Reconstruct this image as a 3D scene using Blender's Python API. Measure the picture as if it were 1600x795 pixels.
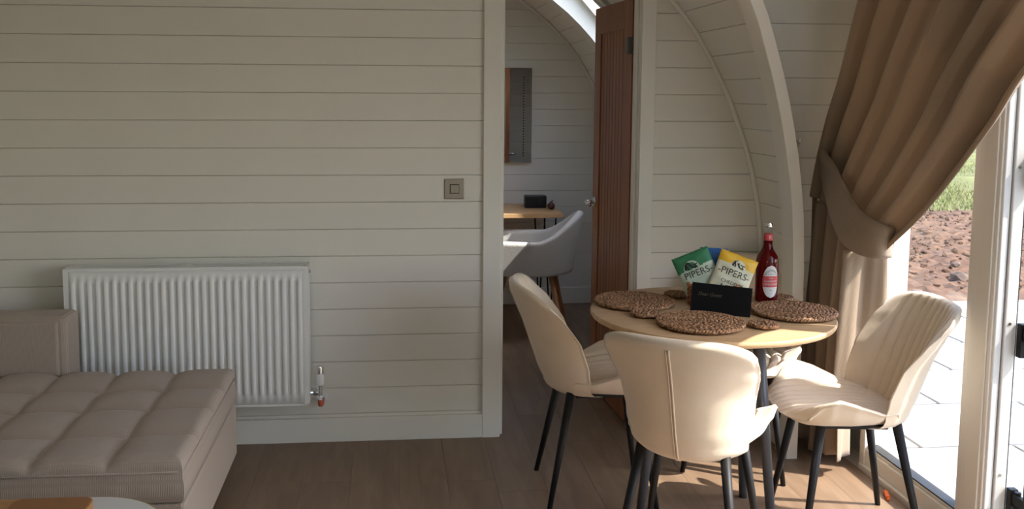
import bpy, bmesh, math, random
import numpy as np
from mathutils import Vector, Matrix

for o in list(bpy.data.objects): bpy.data.objects.remove(o)
scene = bpy.context.scene
COL = scene.collection
random.seed(7)
PI = math.pi

# ------------------------------------------------------------------ camera
F, PX, PY = 1459.31, 752.147, 300.239          # focal length and principal point in pixels of the 1600x795 frame
PITCH, YAW, ROLL = .104501, .095452, -.005149
CAM = np.array([0.0, -4.016, 1.519])
def cam_axes():
    cp, sp, cy, sy, cr, sr = math.cos(PITCH), math.sin(PITCH), math.cos(YAW), math.sin(YAW), math.cos(ROLL), math.sin(ROLL)
    fwd = np.array([sy*cp, cy*cp, -sp]); right = np.array([cy, -sy, 0.0]); down = -np.cross(right, fwd)
    return np.array([right*cr + down*sr, -right*sr + down*cr, fwd])
AX = cam_axes()
cam = bpy.data.cameras.new('camera'); cam_ob = bpy.data.objects.new('camera', cam); COL.objects.link(cam_ob)
cam.sensor_fit = 'HORIZONTAL'; cam.sensor_width = 36.0; cam.lens = F*36.0/1600.0
cam.shift_x = (800-PX)/1600.0; cam.shift_y = -(397.5-PY)/1600.0
cam.clip_start = .05; cam.clip_end = 500
m = Matrix.Identity(4)
for i in range(3):
    m[i][0] = AX[0][i]; m[i][1] = -AX[1][i]; m[i][2] = -AX[2][i]; m[i][3] = CAM[i]
cam_ob.matrix_world = m
scene.camera = cam_ob

# pixel -> point on a plane the thing touches
def _ray(x, y): return AX.T @ np.array([(x-PX)/F, (y-PY)/F, 1.0])
def onX(x, y, X): r = _ray(x, y); return CAM + r*(X-CAM[0])/r[0]
def onY(x, y, Y): r = _ray(x, y); return CAM + r*(Y-CAM[1])/r[1]
def onZ(x, y, Z): r = _ray(x, y); return CAM + r*(Z-CAM[2])/r[2]

# ------------------------------------------------------------------ world, sun, exposure
SUN_DIR = Vector((1.0, -.44, 1.27)).normalized()    # towards the sun
world = bpy.data.worlds.new('world'); scene.world = world; world.use_nodes = True
nt = world.node_tree; bg = nt.nodes['Background']
sky = nt.nodes.new('ShaderNodeTexSky'); sky.sky_type = 'NISHITA'; sky.sun_disc = False
sky.sun_elevation = math.asin(SUN_DIR.z); sky.sun_rotation = math.atan2(SUN_DIR.x, SUN_DIR.y)
sky.air_density = 1.0; sky.dust_density = 1.6; sky.ozone_density = 1.0
nt.links.new(sky.outputs[0], bg.inputs[0]); bg.inputs[1].default_value = .34
sun = bpy.data.lights.new('sun', 'SUN'); sun.energy = 4.2; sun.angle = math.radians(.53); sun.color = (1.0, .95, .87)
sun_ob = bpy.data.objects.new('sun', sun); COL.objects.link(sun_ob)
sun_ob.rotation_euler = SUN_DIR.to_track_quat('Z', 'Y').to_euler(); sun_ob.location = (12, -1, 11)
vs = scene.view_settings
vs.view_transform = 'Standard'; vs.look = 'None'; vs.exposure = 1.36; vs.gamma = 1.0; vs.use_curve_mapping = False

# ------------------------------------------------------------------ materials
MATS = {}
def mat(name, col, rough=.5, metal=0.0, spec=.5, noise=None, bump=None, trans=0.0, coat=0.0, sheen=0.0, rand=0.0, ior=1.45):
    """noise=(scale, amount, (stretch xyz)), bump=(scale, strength, (stretch)), rand=per-object brightness spread"""
    M = bpy.data.materials.new(name); M.use_nodes = True; t = M.node_tree; b = t.nodes['Principled BSDF']
    b.inputs['Roughness'].default_value = rough; b.inputs['Metallic'].default_value = metal
    b.inputs['Specular IOR Level'].default_value = spec; b.inputs['Transmission Weight'].default_value = trans
    b.inputs['Coat Weight'].default_value = coat; b.inputs['Sheen Weight'].default_value = sheen; b.inputs['IOR'].default_value = ior
    b.inputs['Base Color'].default_value = (*col, 1)
    N, L = t.nodes.new, t.links.new
    src = None
    if noise or bump:
        tc = N('ShaderNodeTexCoord')
    if noise:
        mp = N('ShaderNodeMapping'); mp.inputs['Scale'].default_value = noise[2] if len(noise) > 2 else (1, 1, 1)
        L(tc.outputs['Object'], mp.inputs[0])
        if rand:
            oi = N('ShaderNodeObjectInfo'); vm = N('ShaderNodeVectorMath'); vm.operation = 'SCALE'; vm.inputs[0].default_value = (13, 7, 5)
            L(oi.outputs['Random'], vm.inputs['Scale']); L(vm.outputs[0], mp.inputs['Location'])
        nz = N('ShaderNodeTexNoise'); nz.inputs['Scale'].default_value = noise[0]; nz.inputs['Detail'].default_value = 5
        L(mp.outputs[0], nz.inputs[0])
        cr = N('ShaderNodeValToRGB'); a = noise[1]
        cr.color_ramp.elements[0].position = .3; cr.color_ramp.elements[1].position = .7
        cr.color_ramp.elements[0].color = (*[max(0, c*(1-a)) for c in col], 1); cr.color_ramp.elements[1].color = (*[min(1, c*(1+a)) for c in col], 1)
        L(nz.outputs[0], cr.inputs[0]); src = cr.outputs[0]
    if rand:
        oi2 = N('ShaderNodeObjectInfo'); mr = N('ShaderNodeMapRange'); mr.inputs['To Min'].default_value = 1-rand; mr.inputs['To Max'].default_value = 1+rand
        L(oi2.outputs['Random'], mr.inputs[0]); hs = N('ShaderNodeHueSaturation'); L(mr.outputs[0], hs.inputs['Value'])
        if src: L(src, hs.inputs['Color'])
        else: hs.inputs['Color'].default_value = (*col, 1)
        src = hs.outputs[0]
    if src: L(src, b.inputs['Base Color'])
    if bump:
        mp2 = N('ShaderNodeMapping'); mp2.inputs['Scale'].default_value = bump[2] if len(bump) > 2 else (1, 1, 1)
        L(tc.outputs['Object'], mp2.inputs[0])
        nb = N('ShaderNodeTexNoise'); nb.inputs['Scale'].default_value = bump[0]; nb.inputs['Detail'].default_value = 4
        L(mp2.outputs[0], nb.inputs[0]); bp = N('ShaderNodeBump'); bp.inputs['Strength'].default_value = bump[1]; bp.inputs['Distance'].default_value = .01
        L(nb.outputs[0], bp.inputs['Height']); L(bp.outputs[0], b.inputs['Normal'])
    MATS[name] = M; return M

def weave_mat(name, col, scale, depth, rough=.95, contrast=.25, sheen=.2):
    M = mat(name, col, rough, spec=.15, sheen=sheen); t = M.node_tree; b = t.nodes['Principled BSDF']; N, L = t.nodes.new, t.links.new
    tc = N('ShaderNodeTexCoord'); w = []
    for ax in ('X', 'Y', 'Z'):
        wv = N('ShaderNodeTexWave'); wv.bands_direction = ax; wv.inputs['Scale'].default_value = scale; wv.inputs['Distortion'].default_value = .25; wv.inputs['Detail'].default_value = 1
        L(tc.outputs['Object'], wv.inputs[0]); w.append(wv.outputs['Fac'])
    a = N('ShaderNodeMath'); a.operation = 'MULTIPLY'; L(w[0], a.inputs[0]); L(w[1], a.inputs[1])
    c = N('ShaderNodeMath'); c.operation = 'ADD'; L(a.outputs[0], c.inputs[0]); c.inputs[1].default_value = .5
    mx = N('ShaderNodeMix'); mx.data_type = 'RGBA'; mx.inputs[6].default_value = (*[x*(1-contrast) for x in col], 1); mx.inputs[7].default_value = (*[min(1, x*(1+contrast)) for x in col], 1)
    h = N('ShaderNodeMath'); h.operation = 'MULTIPLY'; h.inputs[1].default_value = .55; L(c.outputs[0], h.inputs[0]); L(h.outputs[0], mx.inputs[0]); L(mx.outputs[2], b.inputs['Base Color'])
    bp = N('ShaderNodeBump'); bp.inputs['Strength'].default_value = depth; bp.inputs['Distance'].default_value = .002; L(c.outputs[0], bp.inputs['Height']); L(bp.outputs[0], b.inputs['Normal'])
    return M

def wood_mat(name, c1, c2, scale, stretch, rough=.5, rand=.0, distort=4.0, coat=0.0):
    M = mat(name, c1, rough, coat=coat); t = M.node_tree; b = t.nodes['Principled BSDF']; N, L = t.nodes.new, t.links.new
    tc = N('ShaderNodeTexCoord'); mp = N('ShaderNodeMapping'); mp.inputs['Scale'].default_value = stretch; L(tc.outputs['Object'], mp.inputs[0])
    oi = N('ShaderNodeObjectInfo'); vm = N('ShaderNodeVectorMath'); vm.operation = 'SCALE'; vm.inputs[0].default_value = (31, 17, 23)
    L(oi.outputs['Random'], vm.inputs['Scale']); L(vm.outputs[0], mp.inputs['Location'])
    nz = N('ShaderNodeTexNoise'); nz.inputs['Scale'].default_value = scale; nz.inputs['Detail'].default_value = 7; nz.inputs['Distortion'].default_value = distort*.2; L(mp.outputs[0], nz.inputs[0])
    cr = N('ShaderNodeValToRGB'); cr.color_ramp.elements[0].position = .32; cr.color_ramp.elements[1].position = .68
    cr.color_ramp.elements[0].color = (*c2, 1); cr.color_ramp.elements[1].color = (*c1, 1); L(nz.outputs[0], cr.inputs[0]); src = cr.outputs[0]
    if rand:
        mr = N('ShaderNodeMapRange'); mr.inputs['To Min'].default_value = 1-rand; mr.inputs['To Max'].default_value = 1+rand; L(oi.outputs['Random'], mr.inputs[0])
        hs = N('ShaderNodeHueSaturation'); L(mr.outputs[0], hs.inputs['Value']); L(src, hs.inputs['Color']); src = hs.outputs[0]
    L(src, b.inputs['Base Color'])
    bp = N('ShaderNodeBump'); bp.inputs['Strength'].default_value = .12; bp.inputs['Distance'].default_value = .004; L(nz.outputs[0], bp.inputs['Height']); L(bp.outputs[0], b.inputs['Normal'])
    return M

def glass_mat(name, tint=(1, 1, 1), refl=.06):
    M = bpy.data.materials.new(name); M.use_nodes = True; t = M.node_tree; t.nodes.clear(); N, L = t.nodes.new, t.links.new
    out = N('ShaderNodeOutputMaterial'); tr = N('ShaderNodeBsdfTransparent'); tr.inputs[0].default_value = (*tint, 1)
    gl = N('ShaderNodeBsdfGlossy'); gl.inputs['Roughness'].default_value = .01
    ge = N('ShaderNodeNewGeometry'); dt = N('ShaderNodeVectorMath'); dt.operation = 'DOT_PRODUCT'; L(ge.outputs['Incoming'], dt.inputs[0]); L(ge.outputs['Normal'], dt.inputs[1])
    def mth(op, a_, b_=None):
        q = N('ShaderNodeMath'); q.operation = op
        for k_, w_ in enumerate((a_, b_)):
            if w_ is None: continue
            if isinstance(w_, (int, float)): q.inputs[k_].default_value = w_
            else: L(w_, q.inputs[k_])
        return q.outputs[0]
    fres = mth('ADD', mth('MULTIPLY', mth('POWER', mth('SUBTRACT', 1.0, mth('ABSOLUTE', dt.outputs['Value'])), 5.0), .96), .04)   # Schlick reflectance, same from both sides
    mx = N('ShaderNodeMixShader')
    L(fres, mx.inputs[0]); L(tr.outputs[0], mx.inputs[1]); L(gl.outputs[0], mx.inputs[2]); L(mx.outputs[0], out.inputs[0])
    MATS[name] = M; return M

PAINT = mat('wall_paint', (.80, .772, .69), .55, spec=.35, noise=(3, .015), bump=(60, .02))
TRIMP = mat('trim_paint', (.82, .795, .715), .42, spec=.4)
GROOVE = mat('backing_board', (.62, .60, .55), .8)
FLOORM = wood_mat('oak_laminate', (.265, .178, .115), (.195, .127, .08), 3.2, (6, .8, 1), .42, rand=.05)
OAKT = wood_mat('table_oak', (.60, .41, .235), (.47, .30, .155), 3.0, (1.2, 9, 1), .42)
OAKD = wood_mat('door_oak', (.34, .125, .047), (.24, .078, .028), 3.0, (9, 9, .9), .42, rand=.07)
DESKM = wood_mat('desk_oak', (.62, .40, .20), (.50, .30, .14), 3.0, (1, 9, 1), .45)
BOARDM = wood_mat('board_wood', (.55, .29, .115), (.44, .21, .075), 2.5, (1, 8, 1), .45)
BEECH = wood_mat('leg_wood', (.55, .27, .12), (.45, .21, .09), 4, (5, 5, 1), .45)
CHAIRM = mat('chair_velvet', (.73, .61, .46), .62, spec=.3, noise=(7, .05), bump=(25, .06), sheen=.35)
PIPING = mat('chair_piping', (.45, .345, .25), .7, spec=.2)
BLACKM = mat('black_metal', (.012, .012, .013), .5, spec=.3)
LEGM = mat('table_leg_metal', (.075, .08, .09), .36, spec=.5)
SOFAM = weave_mat('sofa_weave', (.44, .362, .298), 62, .5, contrast=.13)
CURTM = weave_mat('curtain_weave', (.40, .305, .22), 120, .25, contrast=.08, sheen=.25)
_t = CURTM.node_tree; _tr = _t.nodes.new('ShaderNodeBsdfTranslucent'); _tr.inputs[0].default_value = (.42, .31, .21, 1); _mx = _t.nodes.new('ShaderNodeMixShader'); _mx.inputs[0].default_value = .20
_t.links.new(_t.nodes['Principled BSDF'].outputs[0], _mx.inputs[1]); _t.links.new(_tr.outputs[0], _mx.inputs[2]); _t.links.new(_mx.outputs[0], _t.nodes['Material Output'].inputs[0])
RATTAN = mat('rattan', (.33, .18, .092), .6, noise=(110, .75), bump=(150, .5))
WICKER = mat('wicker', (.34, .13, .06), .7, noise=(60, .45))
RADW = mat('radiator_enamel', (.84, .84, .81), .3, spec=.5)
DARKG = mat('grille_dark', (.16, .16, .15), .6)
CHROME = mat('chrome', (.78, .77, .75), .16, metal=1.0)
STEEL = mat('brushed_steel', (.46, .41, .34), .34, metal=1.0)
BRASSH = mat('hinge_metal', (.22, .21, .20), .3, metal=1.0)
PLASTW = mat('white_plastic', (.82, .82, .80), .35)
COPPER = mat('pipe_red', (.55, .12, .06), .45)
UPVC = mat('frame_white', (.80, .77, .70), .35, spec=.4)
RUBBER = mat('black_rubber', (.02, .021, .023), .55)
GLASS = glass_mat('window_glass')
MIRROR = mat('mirror_glass', (.86, .89, .90), .015, metal=1.0)
BOUCLE = mat('white_boucle', (.74, .72, .68), .9, spec=.2, bump=(220, .6), sheen=.3)
BLUEB = mat('button_navy', (.03, .04, .10), .5)
PATIO = mat('patio_slab', (.29, .287, .28), .75, noise=(9, .07), bump=(70, .12), rand=.05)
JOINT = mat('patio_joint', (.06, .055, .05), .9)
SOIL = mat('red_soil', (.098, .052, .030), .95, noise=(9, .45), bump=(30, .9))
STONE = mat('stone', (.11, .075, .056), .9, noise=(12, .3), bump=(20, .4), rand=.2)
GRASSG = mat('lawn', (.118, .125, .034), .95, noise=(1.3, .3), bump=(30, .5))
BLADE = mat('grass_blade', (.15, .165, .045), .8)
LEAF = mat('tree_leaves', (.055, .10, .032), .8, noise=(1.2, .5), bump=(3, .8))
BARK = mat('bark', (.11, .08, .055), .9)
PAPERB = mat('black_card', (.008, .008, .0085), .85, spec=.15)
GOLDINK = mat('gold_ink', (.10, .085, .045), .6)
WHITEL = mat('label_white', (.74, .71, .68), .5)
REDL = mat('label_red', (.62, .085, .09), .5)
INK = mat('ink_black', (.02, .02, .02), .6)
GREENP = mat('packet_green', (.035, .20, .085), .4, bump=(18, .15))
GREENL = mat('packet_pale_green', (.50, .58, .44), .45, bump=(18, .15))
YELLP = mat('packet_yellow', (.80, .46, .03), .4, bump=(18, .15))
CREAMP = mat('packet_cream', (.72, .69, .50), .45, bump=(18, .15))
BLUEP = mat('packet_blue', (.025, .12, .36), .4, bump=(18, .15))
LIQUID = mat('red_lemonade', (.20, .004, .008), .05, trans=.75, spec=.5, ior=1.36)
CLEARG = glass_mat('bottle_glass', (.92, .92, .92))
TABWH = mat('white_laminate', (.74, .74, .72), .4)
GOLDEDGE = mat('table_edge', (.42, .30, .12), .5)
ORANGE = mat('orange_plastic', (.85, .16, .03), .4)
BLACKBOX = mat('black_plastic', (.012, .012, .014), .4)
BROWNR = mat('dark_red_brown', (.07, .02, .016), .4)
EXTW = mat('outer_cladding', (.35, .33, .30), .8)

# ------------------------------------------------------------------ mesh helpers
def link(o, parent=None):
    COL.objects.link(o)
    if parent is not None: o.parent = parent
    return o
def obj(name, verts, faces, material, parent=None, smooth=False):
    me = bpy.data.meshes.new(name); me.from_pydata([tuple(map(float, v)) for v in verts], [], faces)
    mats = material if isinstance(material, (list, tuple)) else [material]
    for mm in mats: me.materials.append(mm)
    if smooth:
        for p in me.polygons: p.use_smooth = True
    me.update()
    return link(bpy.data.objects.new(name, me), parent)
def empty(name, loc=(0, 0, 0), rz=0.0, parent=None):
    o = bpy.data.objects.new(name, None); o.location = loc; o.rotation_euler = (0, 0, rz); o.empty_display_size = .1
    return link(o, parent)
def tag(o, label=None, cat=None, group=None, kind=None):
    if label: o['label'] = label
    if cat: o['category'] = cat
    if group: o['group'] = group
    if kind: o['kind'] = kind
    return o
def struct(o, label=None): o['kind'] = 'structure'; (label and o.__setitem__('label', label)); return o
class MB:
    """collects shapes into one mesh"""
    def __init__(s): s.v = []; s.f = []; s.m = []
    def add(s, verts, faces, mi=0):
        n = len(s.v); s.v += [tuple(map(float, q)) for q in verts]; s.f += [tuple(i+n for i in f) for f in faces]; s.m += [mi]*len(faces); return s
    def box(s, x0, x1, y0, y1, z0, z1, c=0.0, mi=0, M=None):
        """box, edges chamfered by c"""
        if x1 < x0: x0, x1 = x1, x0
        if y1 < y0: y0, y1 = y1, y0
        if z1 < z0: z0, z1 = z1, z0
        if c <= 0:
            vs = [(x, y, z) for x in (x0, x1) for y in (y0, y1) for z in (z0, z1)]
            fs = [(0, 1, 3, 2), (4, 6, 7, 5), (0, 4, 5, 1), (2, 3, 7, 6), (0, 2, 6, 4), (1, 5, 7, 3)]
        else:
            bm = bmesh.new(); bmesh.ops.create_cube(bm, size=1)
            for q in bm.verts: q.co = Vector(((x0+x1)/2+q.co.x*(x1-x0), (y0+y1)/2+q.co.y*(y1-y0), (z0+z1)/2+q.co.z*(z1-z0)))
            bmesh.ops.bevel(bm, geom=list(bm.edges), offset=c, segments=2, affect='EDGES', profile=.5)
            bm.verts.index_update(); vs = [tuple(q.co) for q in bm.verts]; fs = [tuple(q.index for q in f.verts) for f in bm.faces]; bm.free()
        if M is not None: vs = [tuple(M @ Vector(q)) for q in vs]
        return s.add(vs, fs, mi)
    def tube(s, pts, rad, n=12, cap=True, mi=0, closed=False):
        pts = [Vector(p) for p in pts]; k = len(pts); rad = rad if isinstance(rad, (list, tuple)) else [rad]*k
        vs = []; up = None
        for i, p in enumerate(pts):
            a = pts[(i-1) % k] if (i > 0 or closed) else p; b = pts[(i+1) % k] if (i < k-1 or closed) else p
            t = (b-a).normalized()
            if up is None:
                up = Vector((0, 0, 1)) if abs(t.z) < .9 else Vector((1, 0, 0))
            x = t.cross(up).normalized(); y = x.cross(t).normalized(); up = y
            for j in range(n):
                w = 2*PI*j/n; vs.append(p + (x*math.cos(w)+y*math.sin(w))*rad[i])
        fs = []
        for i in range(k if closed else k-1):
            for j in range(n):
                i2 = (i+1) % k; fs.append((i*n+j, i*n+(j+1) % n, i2*n+(j+1) % n, i2*n+j))
        if cap and not closed:
            fs.append(tuple(range(n-1, -1, -1))); fs.append(tuple((k-1)*n+j for j in range(n)))
        return s.add(vs, fs, mi)
    def lathe(s, prof, n=32, c=(0, 0, 0), mi=0, sx=1.0, sy=1.0):
        vs = []; fs = []
        for r, z in prof:
            for j in range(n):
                w = 2*PI*j/n; vs.append((c[0]+r*sx*math.cos(w), c[1]+r*sy*math.sin(w), c[2]+z))
        for i in range(len(prof)-1):
            for j in range(n):
                fs.append((i*n+j, i*n+(j+1) % n, (i+1)*n+(j+1) % n, (i+1)*n+j))
        fs.append(tuple(range(n-1, -1, -1))); fs.append(tuple((len(prof)-1)*n+j for j in range(n)))
        return s.add(vs, fs, mi)
    def prism(s, poly, axis, a, b, mi=0):
        """polygon of 2D points extruded along axis from a to b; other axes in xyz order"""
        k = len(poly)
        def P(q, w):
            return {'x': (w, q[0], q[1]), 'y': (q[0], w, q[1]), 'z': (q[0], q[1], w)}[axis]
        vs = [P(q, a) for q in poly] + [P(q, b) for q in poly]
        fs = [tuple(range(k-1, -1, -1)), tuple(range(k, 2*k))] + [(i, (i+1) % k, k+(i+1) % k, k+i) for i in range(k)]
        return s.add(vs, fs, mi)
    def grid(s, P, closed_u=False, mi=0, flip=False):
        """P[i][j] points"""
        ni, nj = len(P), len(P[0]); vs = [q for r in P for q in r]; fs = []
        for i in range(ni-1):
            for j in range(nj if closed_u else nj-1):
                f = (i*nj+j, i*nj+(j+1) % nj, (i+1)*nj+(j+1) % nj, (i+1)*nj+j); fs.append(f[::-1] if flip else f)
        return s.add(vs, fs, mi)
    def build(s, name, material, parent=None, smooth=False, recalc=True):
        o = obj(name, s.v, s.f, material, parent, smooth)
        if any(s.m):
            for p, mi in zip(o.data.polygons, s.m): p.material_index = mi
        if recalc:
            bm = bmesh.new(); bm.from_mesh(o.data); bmesh.ops.recalc_face_normals(bm, faces=bm.faces); bm.to_mesh(o.data); bm.free()
        return o
def smooth_by_angle(o, deg=35):
    for p in o.data.polygons: p.use_smooth = True
    bm = bmesh.new(); bm.from_mesh(o.data); lim = math.radians(deg)
    for e in bm.edges: e.smooth = not (len(e.link_faces) == 2 and e.calc_face_angle(0) > lim)
    bm.to_mesh(o.data); bm.free(); return o
def copy_tree(o, parent=None):
    c = o.copy(); COL.objects.link(c); c.parent = parent
    for ch in list(o.children): copy_tree(ch, c)
    return c
def plank(name, P00, P10, P11, P01, n, material, parent, th=.014, ch=.0021):
    """one matchboard: front corners bottom-left, bottom-right, top-right, top-left; n points to the room; V edges top and bottom"""
    A, B, Cc, D = [Vector(q) for q in (P00, P10, P11, P01)]; n = Vector(n).normalized()
    def mv(p, q, d):
        l = (q-p).length; return p + (q-p)*(d/l if l > 1e-6 else 0)
    g = .0007
    fA, fD = mv(A, D, ch+g), mv(D, A, ch+g); fB, fC = mv(B, Cc, ch+g), mv(Cc, B, ch+g)
    mA, mD, mB, mC = mv(A, D, g)-n*ch, mv(D, A, g)-n*ch, mv(B, Cc, g)-n*ch, mv(Cc, B, g)-n*ch
    bA, bD, bB, bC = mv(A, D, g)-n*th, mv(D, A, g)-n*th, mv(B, Cc, g)-n*th, mv(Cc, B, g)-n*th
    vs = [fA, fB, fC, fD, mA, mB, mC, mD, bA, bB, bC, bD]
    fs = [(0, 1, 2, 3), (4, 5, 1, 0), (3, 2, 6, 7), (8, 9, 5, 4), (7, 6, 10, 11), (0, 3, 7, 11, 8, 4), (1, 5, 9, 10, 6, 2), (8, 11, 10, 9)]
    o = obj(name, vs, fs, material, parent); return o

def text_mesh(body, size, align='CENTER', shear=0.0, extrude=0.0):
    cu = bpy.data.curves.new('txt', 'FONT'); cu.body = body; cu.size = size; cu.align_x = align; cu.align_y = 'CENTER'; cu.shear = shear; cu.extrude = extrude; cu.resolution_u = 3
    o = bpy.data.objects.new('txt', cu); COL.objects.link(o)
    dg = bpy.context.evaluated_depsgraph_get(); dg.update(); ev = o.evaluated_get(dg); me = ev.to_mesh()
    v = [tuple(q.co) for q in me.vertices]; f = [tuple(p.vertices) for p in me.polygons]
    ev.to_mesh_clear(); bpy.data.objects.remove(o); bpy.data.curves.remove(cu)
    return v, f

# ================================================================== SETTING
PITCH_B = .1167
PROF = [(1.66, 0), (1.66, .115), (1.66, .23), (1.66, .345), (1.66, .46), (1.66, .58), (1.658, .70), (1.654, .82), (1.645, .935), (1.631, 1.046), (1.607, 1.159), (1.577, 1.269), (1.538, 1.376),
        (1.496, 1.484), (1.447, 1.586), (1.391, 1.688), (1.331, 1.789), (1.262, 1.878), (1.185, 1.962), (1.10, 2.042), (1.01, 2.114), (.915, 2.182),
        (.815, 2.246), (.712, 2.306), (.605, 2.362), (.49, 2.42), (.37, 2.475), (.25, 2.525), (.10, 2.58), (-.05, 2.63), (-.20, 2.67), (-.35, 2.69)]
CX = -.35
def prof_x(z):
    zs = [p[1] for p in PROF]; return float(np.interp(z, zs, [p[0] for p in PROF]))
YF, YN = 2.62, -5.4            # bedroom end wall, wall behind the camera
YCHEEK = -.06
XD = 1.90                      # inner face of the glazed doors
YD_END = -3.15                 # near end of the door recess

# ---- floor: laminate planks laid front to back
floor = struct(MB().box(-2.6, 2.0, YN-.1, YF+.2, -.12, -.012).build('floor', GROOVE), 'brown oak laminate floor')
pw = .19; xs = np.arange(-2.45, 1.9, pw); cnt = 0
base_planks = {}
for i, x0 in enumerate(xs):
    y = YN - random.uniform(.1, 1.2)
    while y < YF+.05:
        L = 1.29; a, b = max(y, YN), min(y+L, YF+.02); y += L
        if b - a < .03: continue
        x1 = min(x0+pw, 1.899)
        o = MB().box(-(x1-x0)/2+.0004, (x1-x0)/2-.0004, -(b-a)/2+.0004, (b-a)/2-.0004, -.012, 0, 0).build('floor_plank', FLOORM, floor)
        o.location = ((x0+x1)/2, (a+b)/2, 0)

# ---- partition wall facing the camera (boards + core), doorway between
DX0, DX1, DTOP = .473, 1.073, 1.975
def clip_poly(x0, x1, z0, z1, n=24):
    """region x0..x1, z0..z1 under the arch (right side), as polygon x,z"""
    pts = [(x0, z0), (min(x1, prof_x(z0)), z0)]
    for z in np.linspace(z0, z1, n)[1:]: pts.append((max(x0, min(x1, prof_x(z))), z))
    pts.append((x0, z1)); return pts
wall_p = struct(MB().prism([(-2.75, 0), (DX0-.03, 0), (DX0-.03, 2.9), (-2.75, 2.9)], 'y', .014, .095)
                .prism(clip_poly(DX1+.03, 2.0, 0, 2.06), 'y', .014, .095).prism([(DX0-.03, 2.02), (DX1+.03, 2.02), (DX1+.03, 2.9), (DX0-.03, 2.9)], 'y', .014, .095).build('wall_partition', GROOVE),
                'off-white painted matchboard partition wall with a doorway')
z_ref = 1.2885
rows = [z_ref + k*PITCH_B for k in range(-12, 13)]
for z0 in rows:
    z1 = z0+PITCH_B
    if z1 < .10: continue
    z0c = max(z0, .09)
    xr = DX0-.08 if z0 < 2.04 else None
    if z0 < 2.04:
        plank('wall_board', (-2.7, 0, z0c), (xr, 0, z0c), (xr, 0, z1), (-2.7, 0, z1), (0, -1, 0), PAINT, wall_p)
        plank('wall_board', (DX1+.064, 0, z0c), (max(prof_x(z0c), DX1+.07), 0, z0c), (max(prof_x(z1), DX1+.07), 0, z1), (DX1+.064, 0, z1), (0, -1, 0), PAINT, wall_p)
    else:
        plank('wall_board', (-2.4, 0, z0c), (max(prof_x(z0c), -.2), 0, z0c), (max(prof_x(z1), -.2), 0, z1), (-2.4, 0, z1), (0, -1, 0), PAINT, wall_p)
# bedroom face of the partition
for z0 in rows:
    z1 = z0+PITCH_B
    if z1 < .1 or z0 > 2.5: continue
    plank('wall_board', (max(prof_x(z0), DX1+.07), .109, max(z0, .09)), (DX1+.064, .109, max(z0, .09)), (DX1+.064, .109, z1), (max(prof_x(z1), DX1+.07), .109, z1), (0, 1, 0), PAINT, wall_p)
bb = struct(MB().box(-2.4, DX0-.081, -.016, 0, 0, .108, .003).build('baseboard_partition', TRIMP), 'painted skirting board below the partition boards')
struct(MB().box(DX1+.066, 1.66, -.016, 0, 0, .108, .003).build('baseboard_corner', TRIMP))

# ---- bedroom end wall
wall_e = struct(MB().prism([(-2.7, 0), (1.95, 0), (1.95, 2.9), (-2.7, 2.9)], 'y', YF+.014, YF+.12).build('wall_bedroom', GROOVE), 'off-white matchboard end wall of the room beyond')
zf = 1.297
for k in range(-12, 12):
    z0, z1 = zf+k*PITCH_B, zf+(k+1)*PITCH_B
    if z1 < .1: continue
    z0c = max(z0, .09)
    plank('wall_board', (-2.3, YF, z0c), (prof_x(z0c)+.02, YF, z0c), (prof_x(z1)+.02, YF, z1), (-2.3, YF, z1), (0, -1, 0), PAINT, wall_e)
struct(MB().box(-2.3, 1.66, YF-.016, YF, 0, .12, .003).build('baseboard_bedroom', TRIMP))

# ---- curved shell (outer skin, closed) and its matchboards
def offs(i, d):
    """outward normal offset of profile point i"""
    a = Vector(PROF[max(i-1, 0)]); b = Vector(PROF[min(i+1, len(PROF)-1)]); t = (b-a).normalized(); n = Vector((t.y, -t.x))
    return Vector(PROF[i]) + n*d
def shell_patch(mb, i, ya, yb, ya2=None, yb2=None, mirror=False, d0=.014, d1=.09):
    """segment i..i+1 between depth ya..yb (ya2,yb2 at the upper edge)"""
    ya2 = ya if ya2 is None else ya2; yb2 = yb if yb2 is None else yb2
    q = [offs(i, d0), offs(i+1, d0), offs(i, d1), offs(i+1, d1)]
    if mirror: q = [Vector((2*CX-p.x, p.y)) for p in q]
    vs = [(q[0].x, ya, q[0].y), (q[1].x, ya2, q[1].y), (q[1].x, yb2, q[1].y), (q[0].x, yb, q[0].y), (q[2].x, ya, q[2].y), (q[3].x, ya2, q[3].y), (q[3].x, yb2, q[3].y), (q[2].x, yb, q[2].y)]
    mb.add(vs, [(0, 1, 2, 3), (7, 6, 5, 4), (0, 4, 5, 1), (1, 5, 6, 2), (2, 6, 7, 3), (3, 7, 4, 0)])
def y_trim(x): return -.255 + 1.04*(x-1.655)        # slanting edge of the boarded strip beside the door recess
VY0, VY1, VI0, VI1 = 1.02, 1.76, 13, 22             # skylight: depth range, profile segment range
mbL = MB(); mbR = MB(); mbT = MB()
nseg = len(PROF)-1; ZTOP_I = 25                     # profile index where the recess ceiling meets the shell
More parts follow.
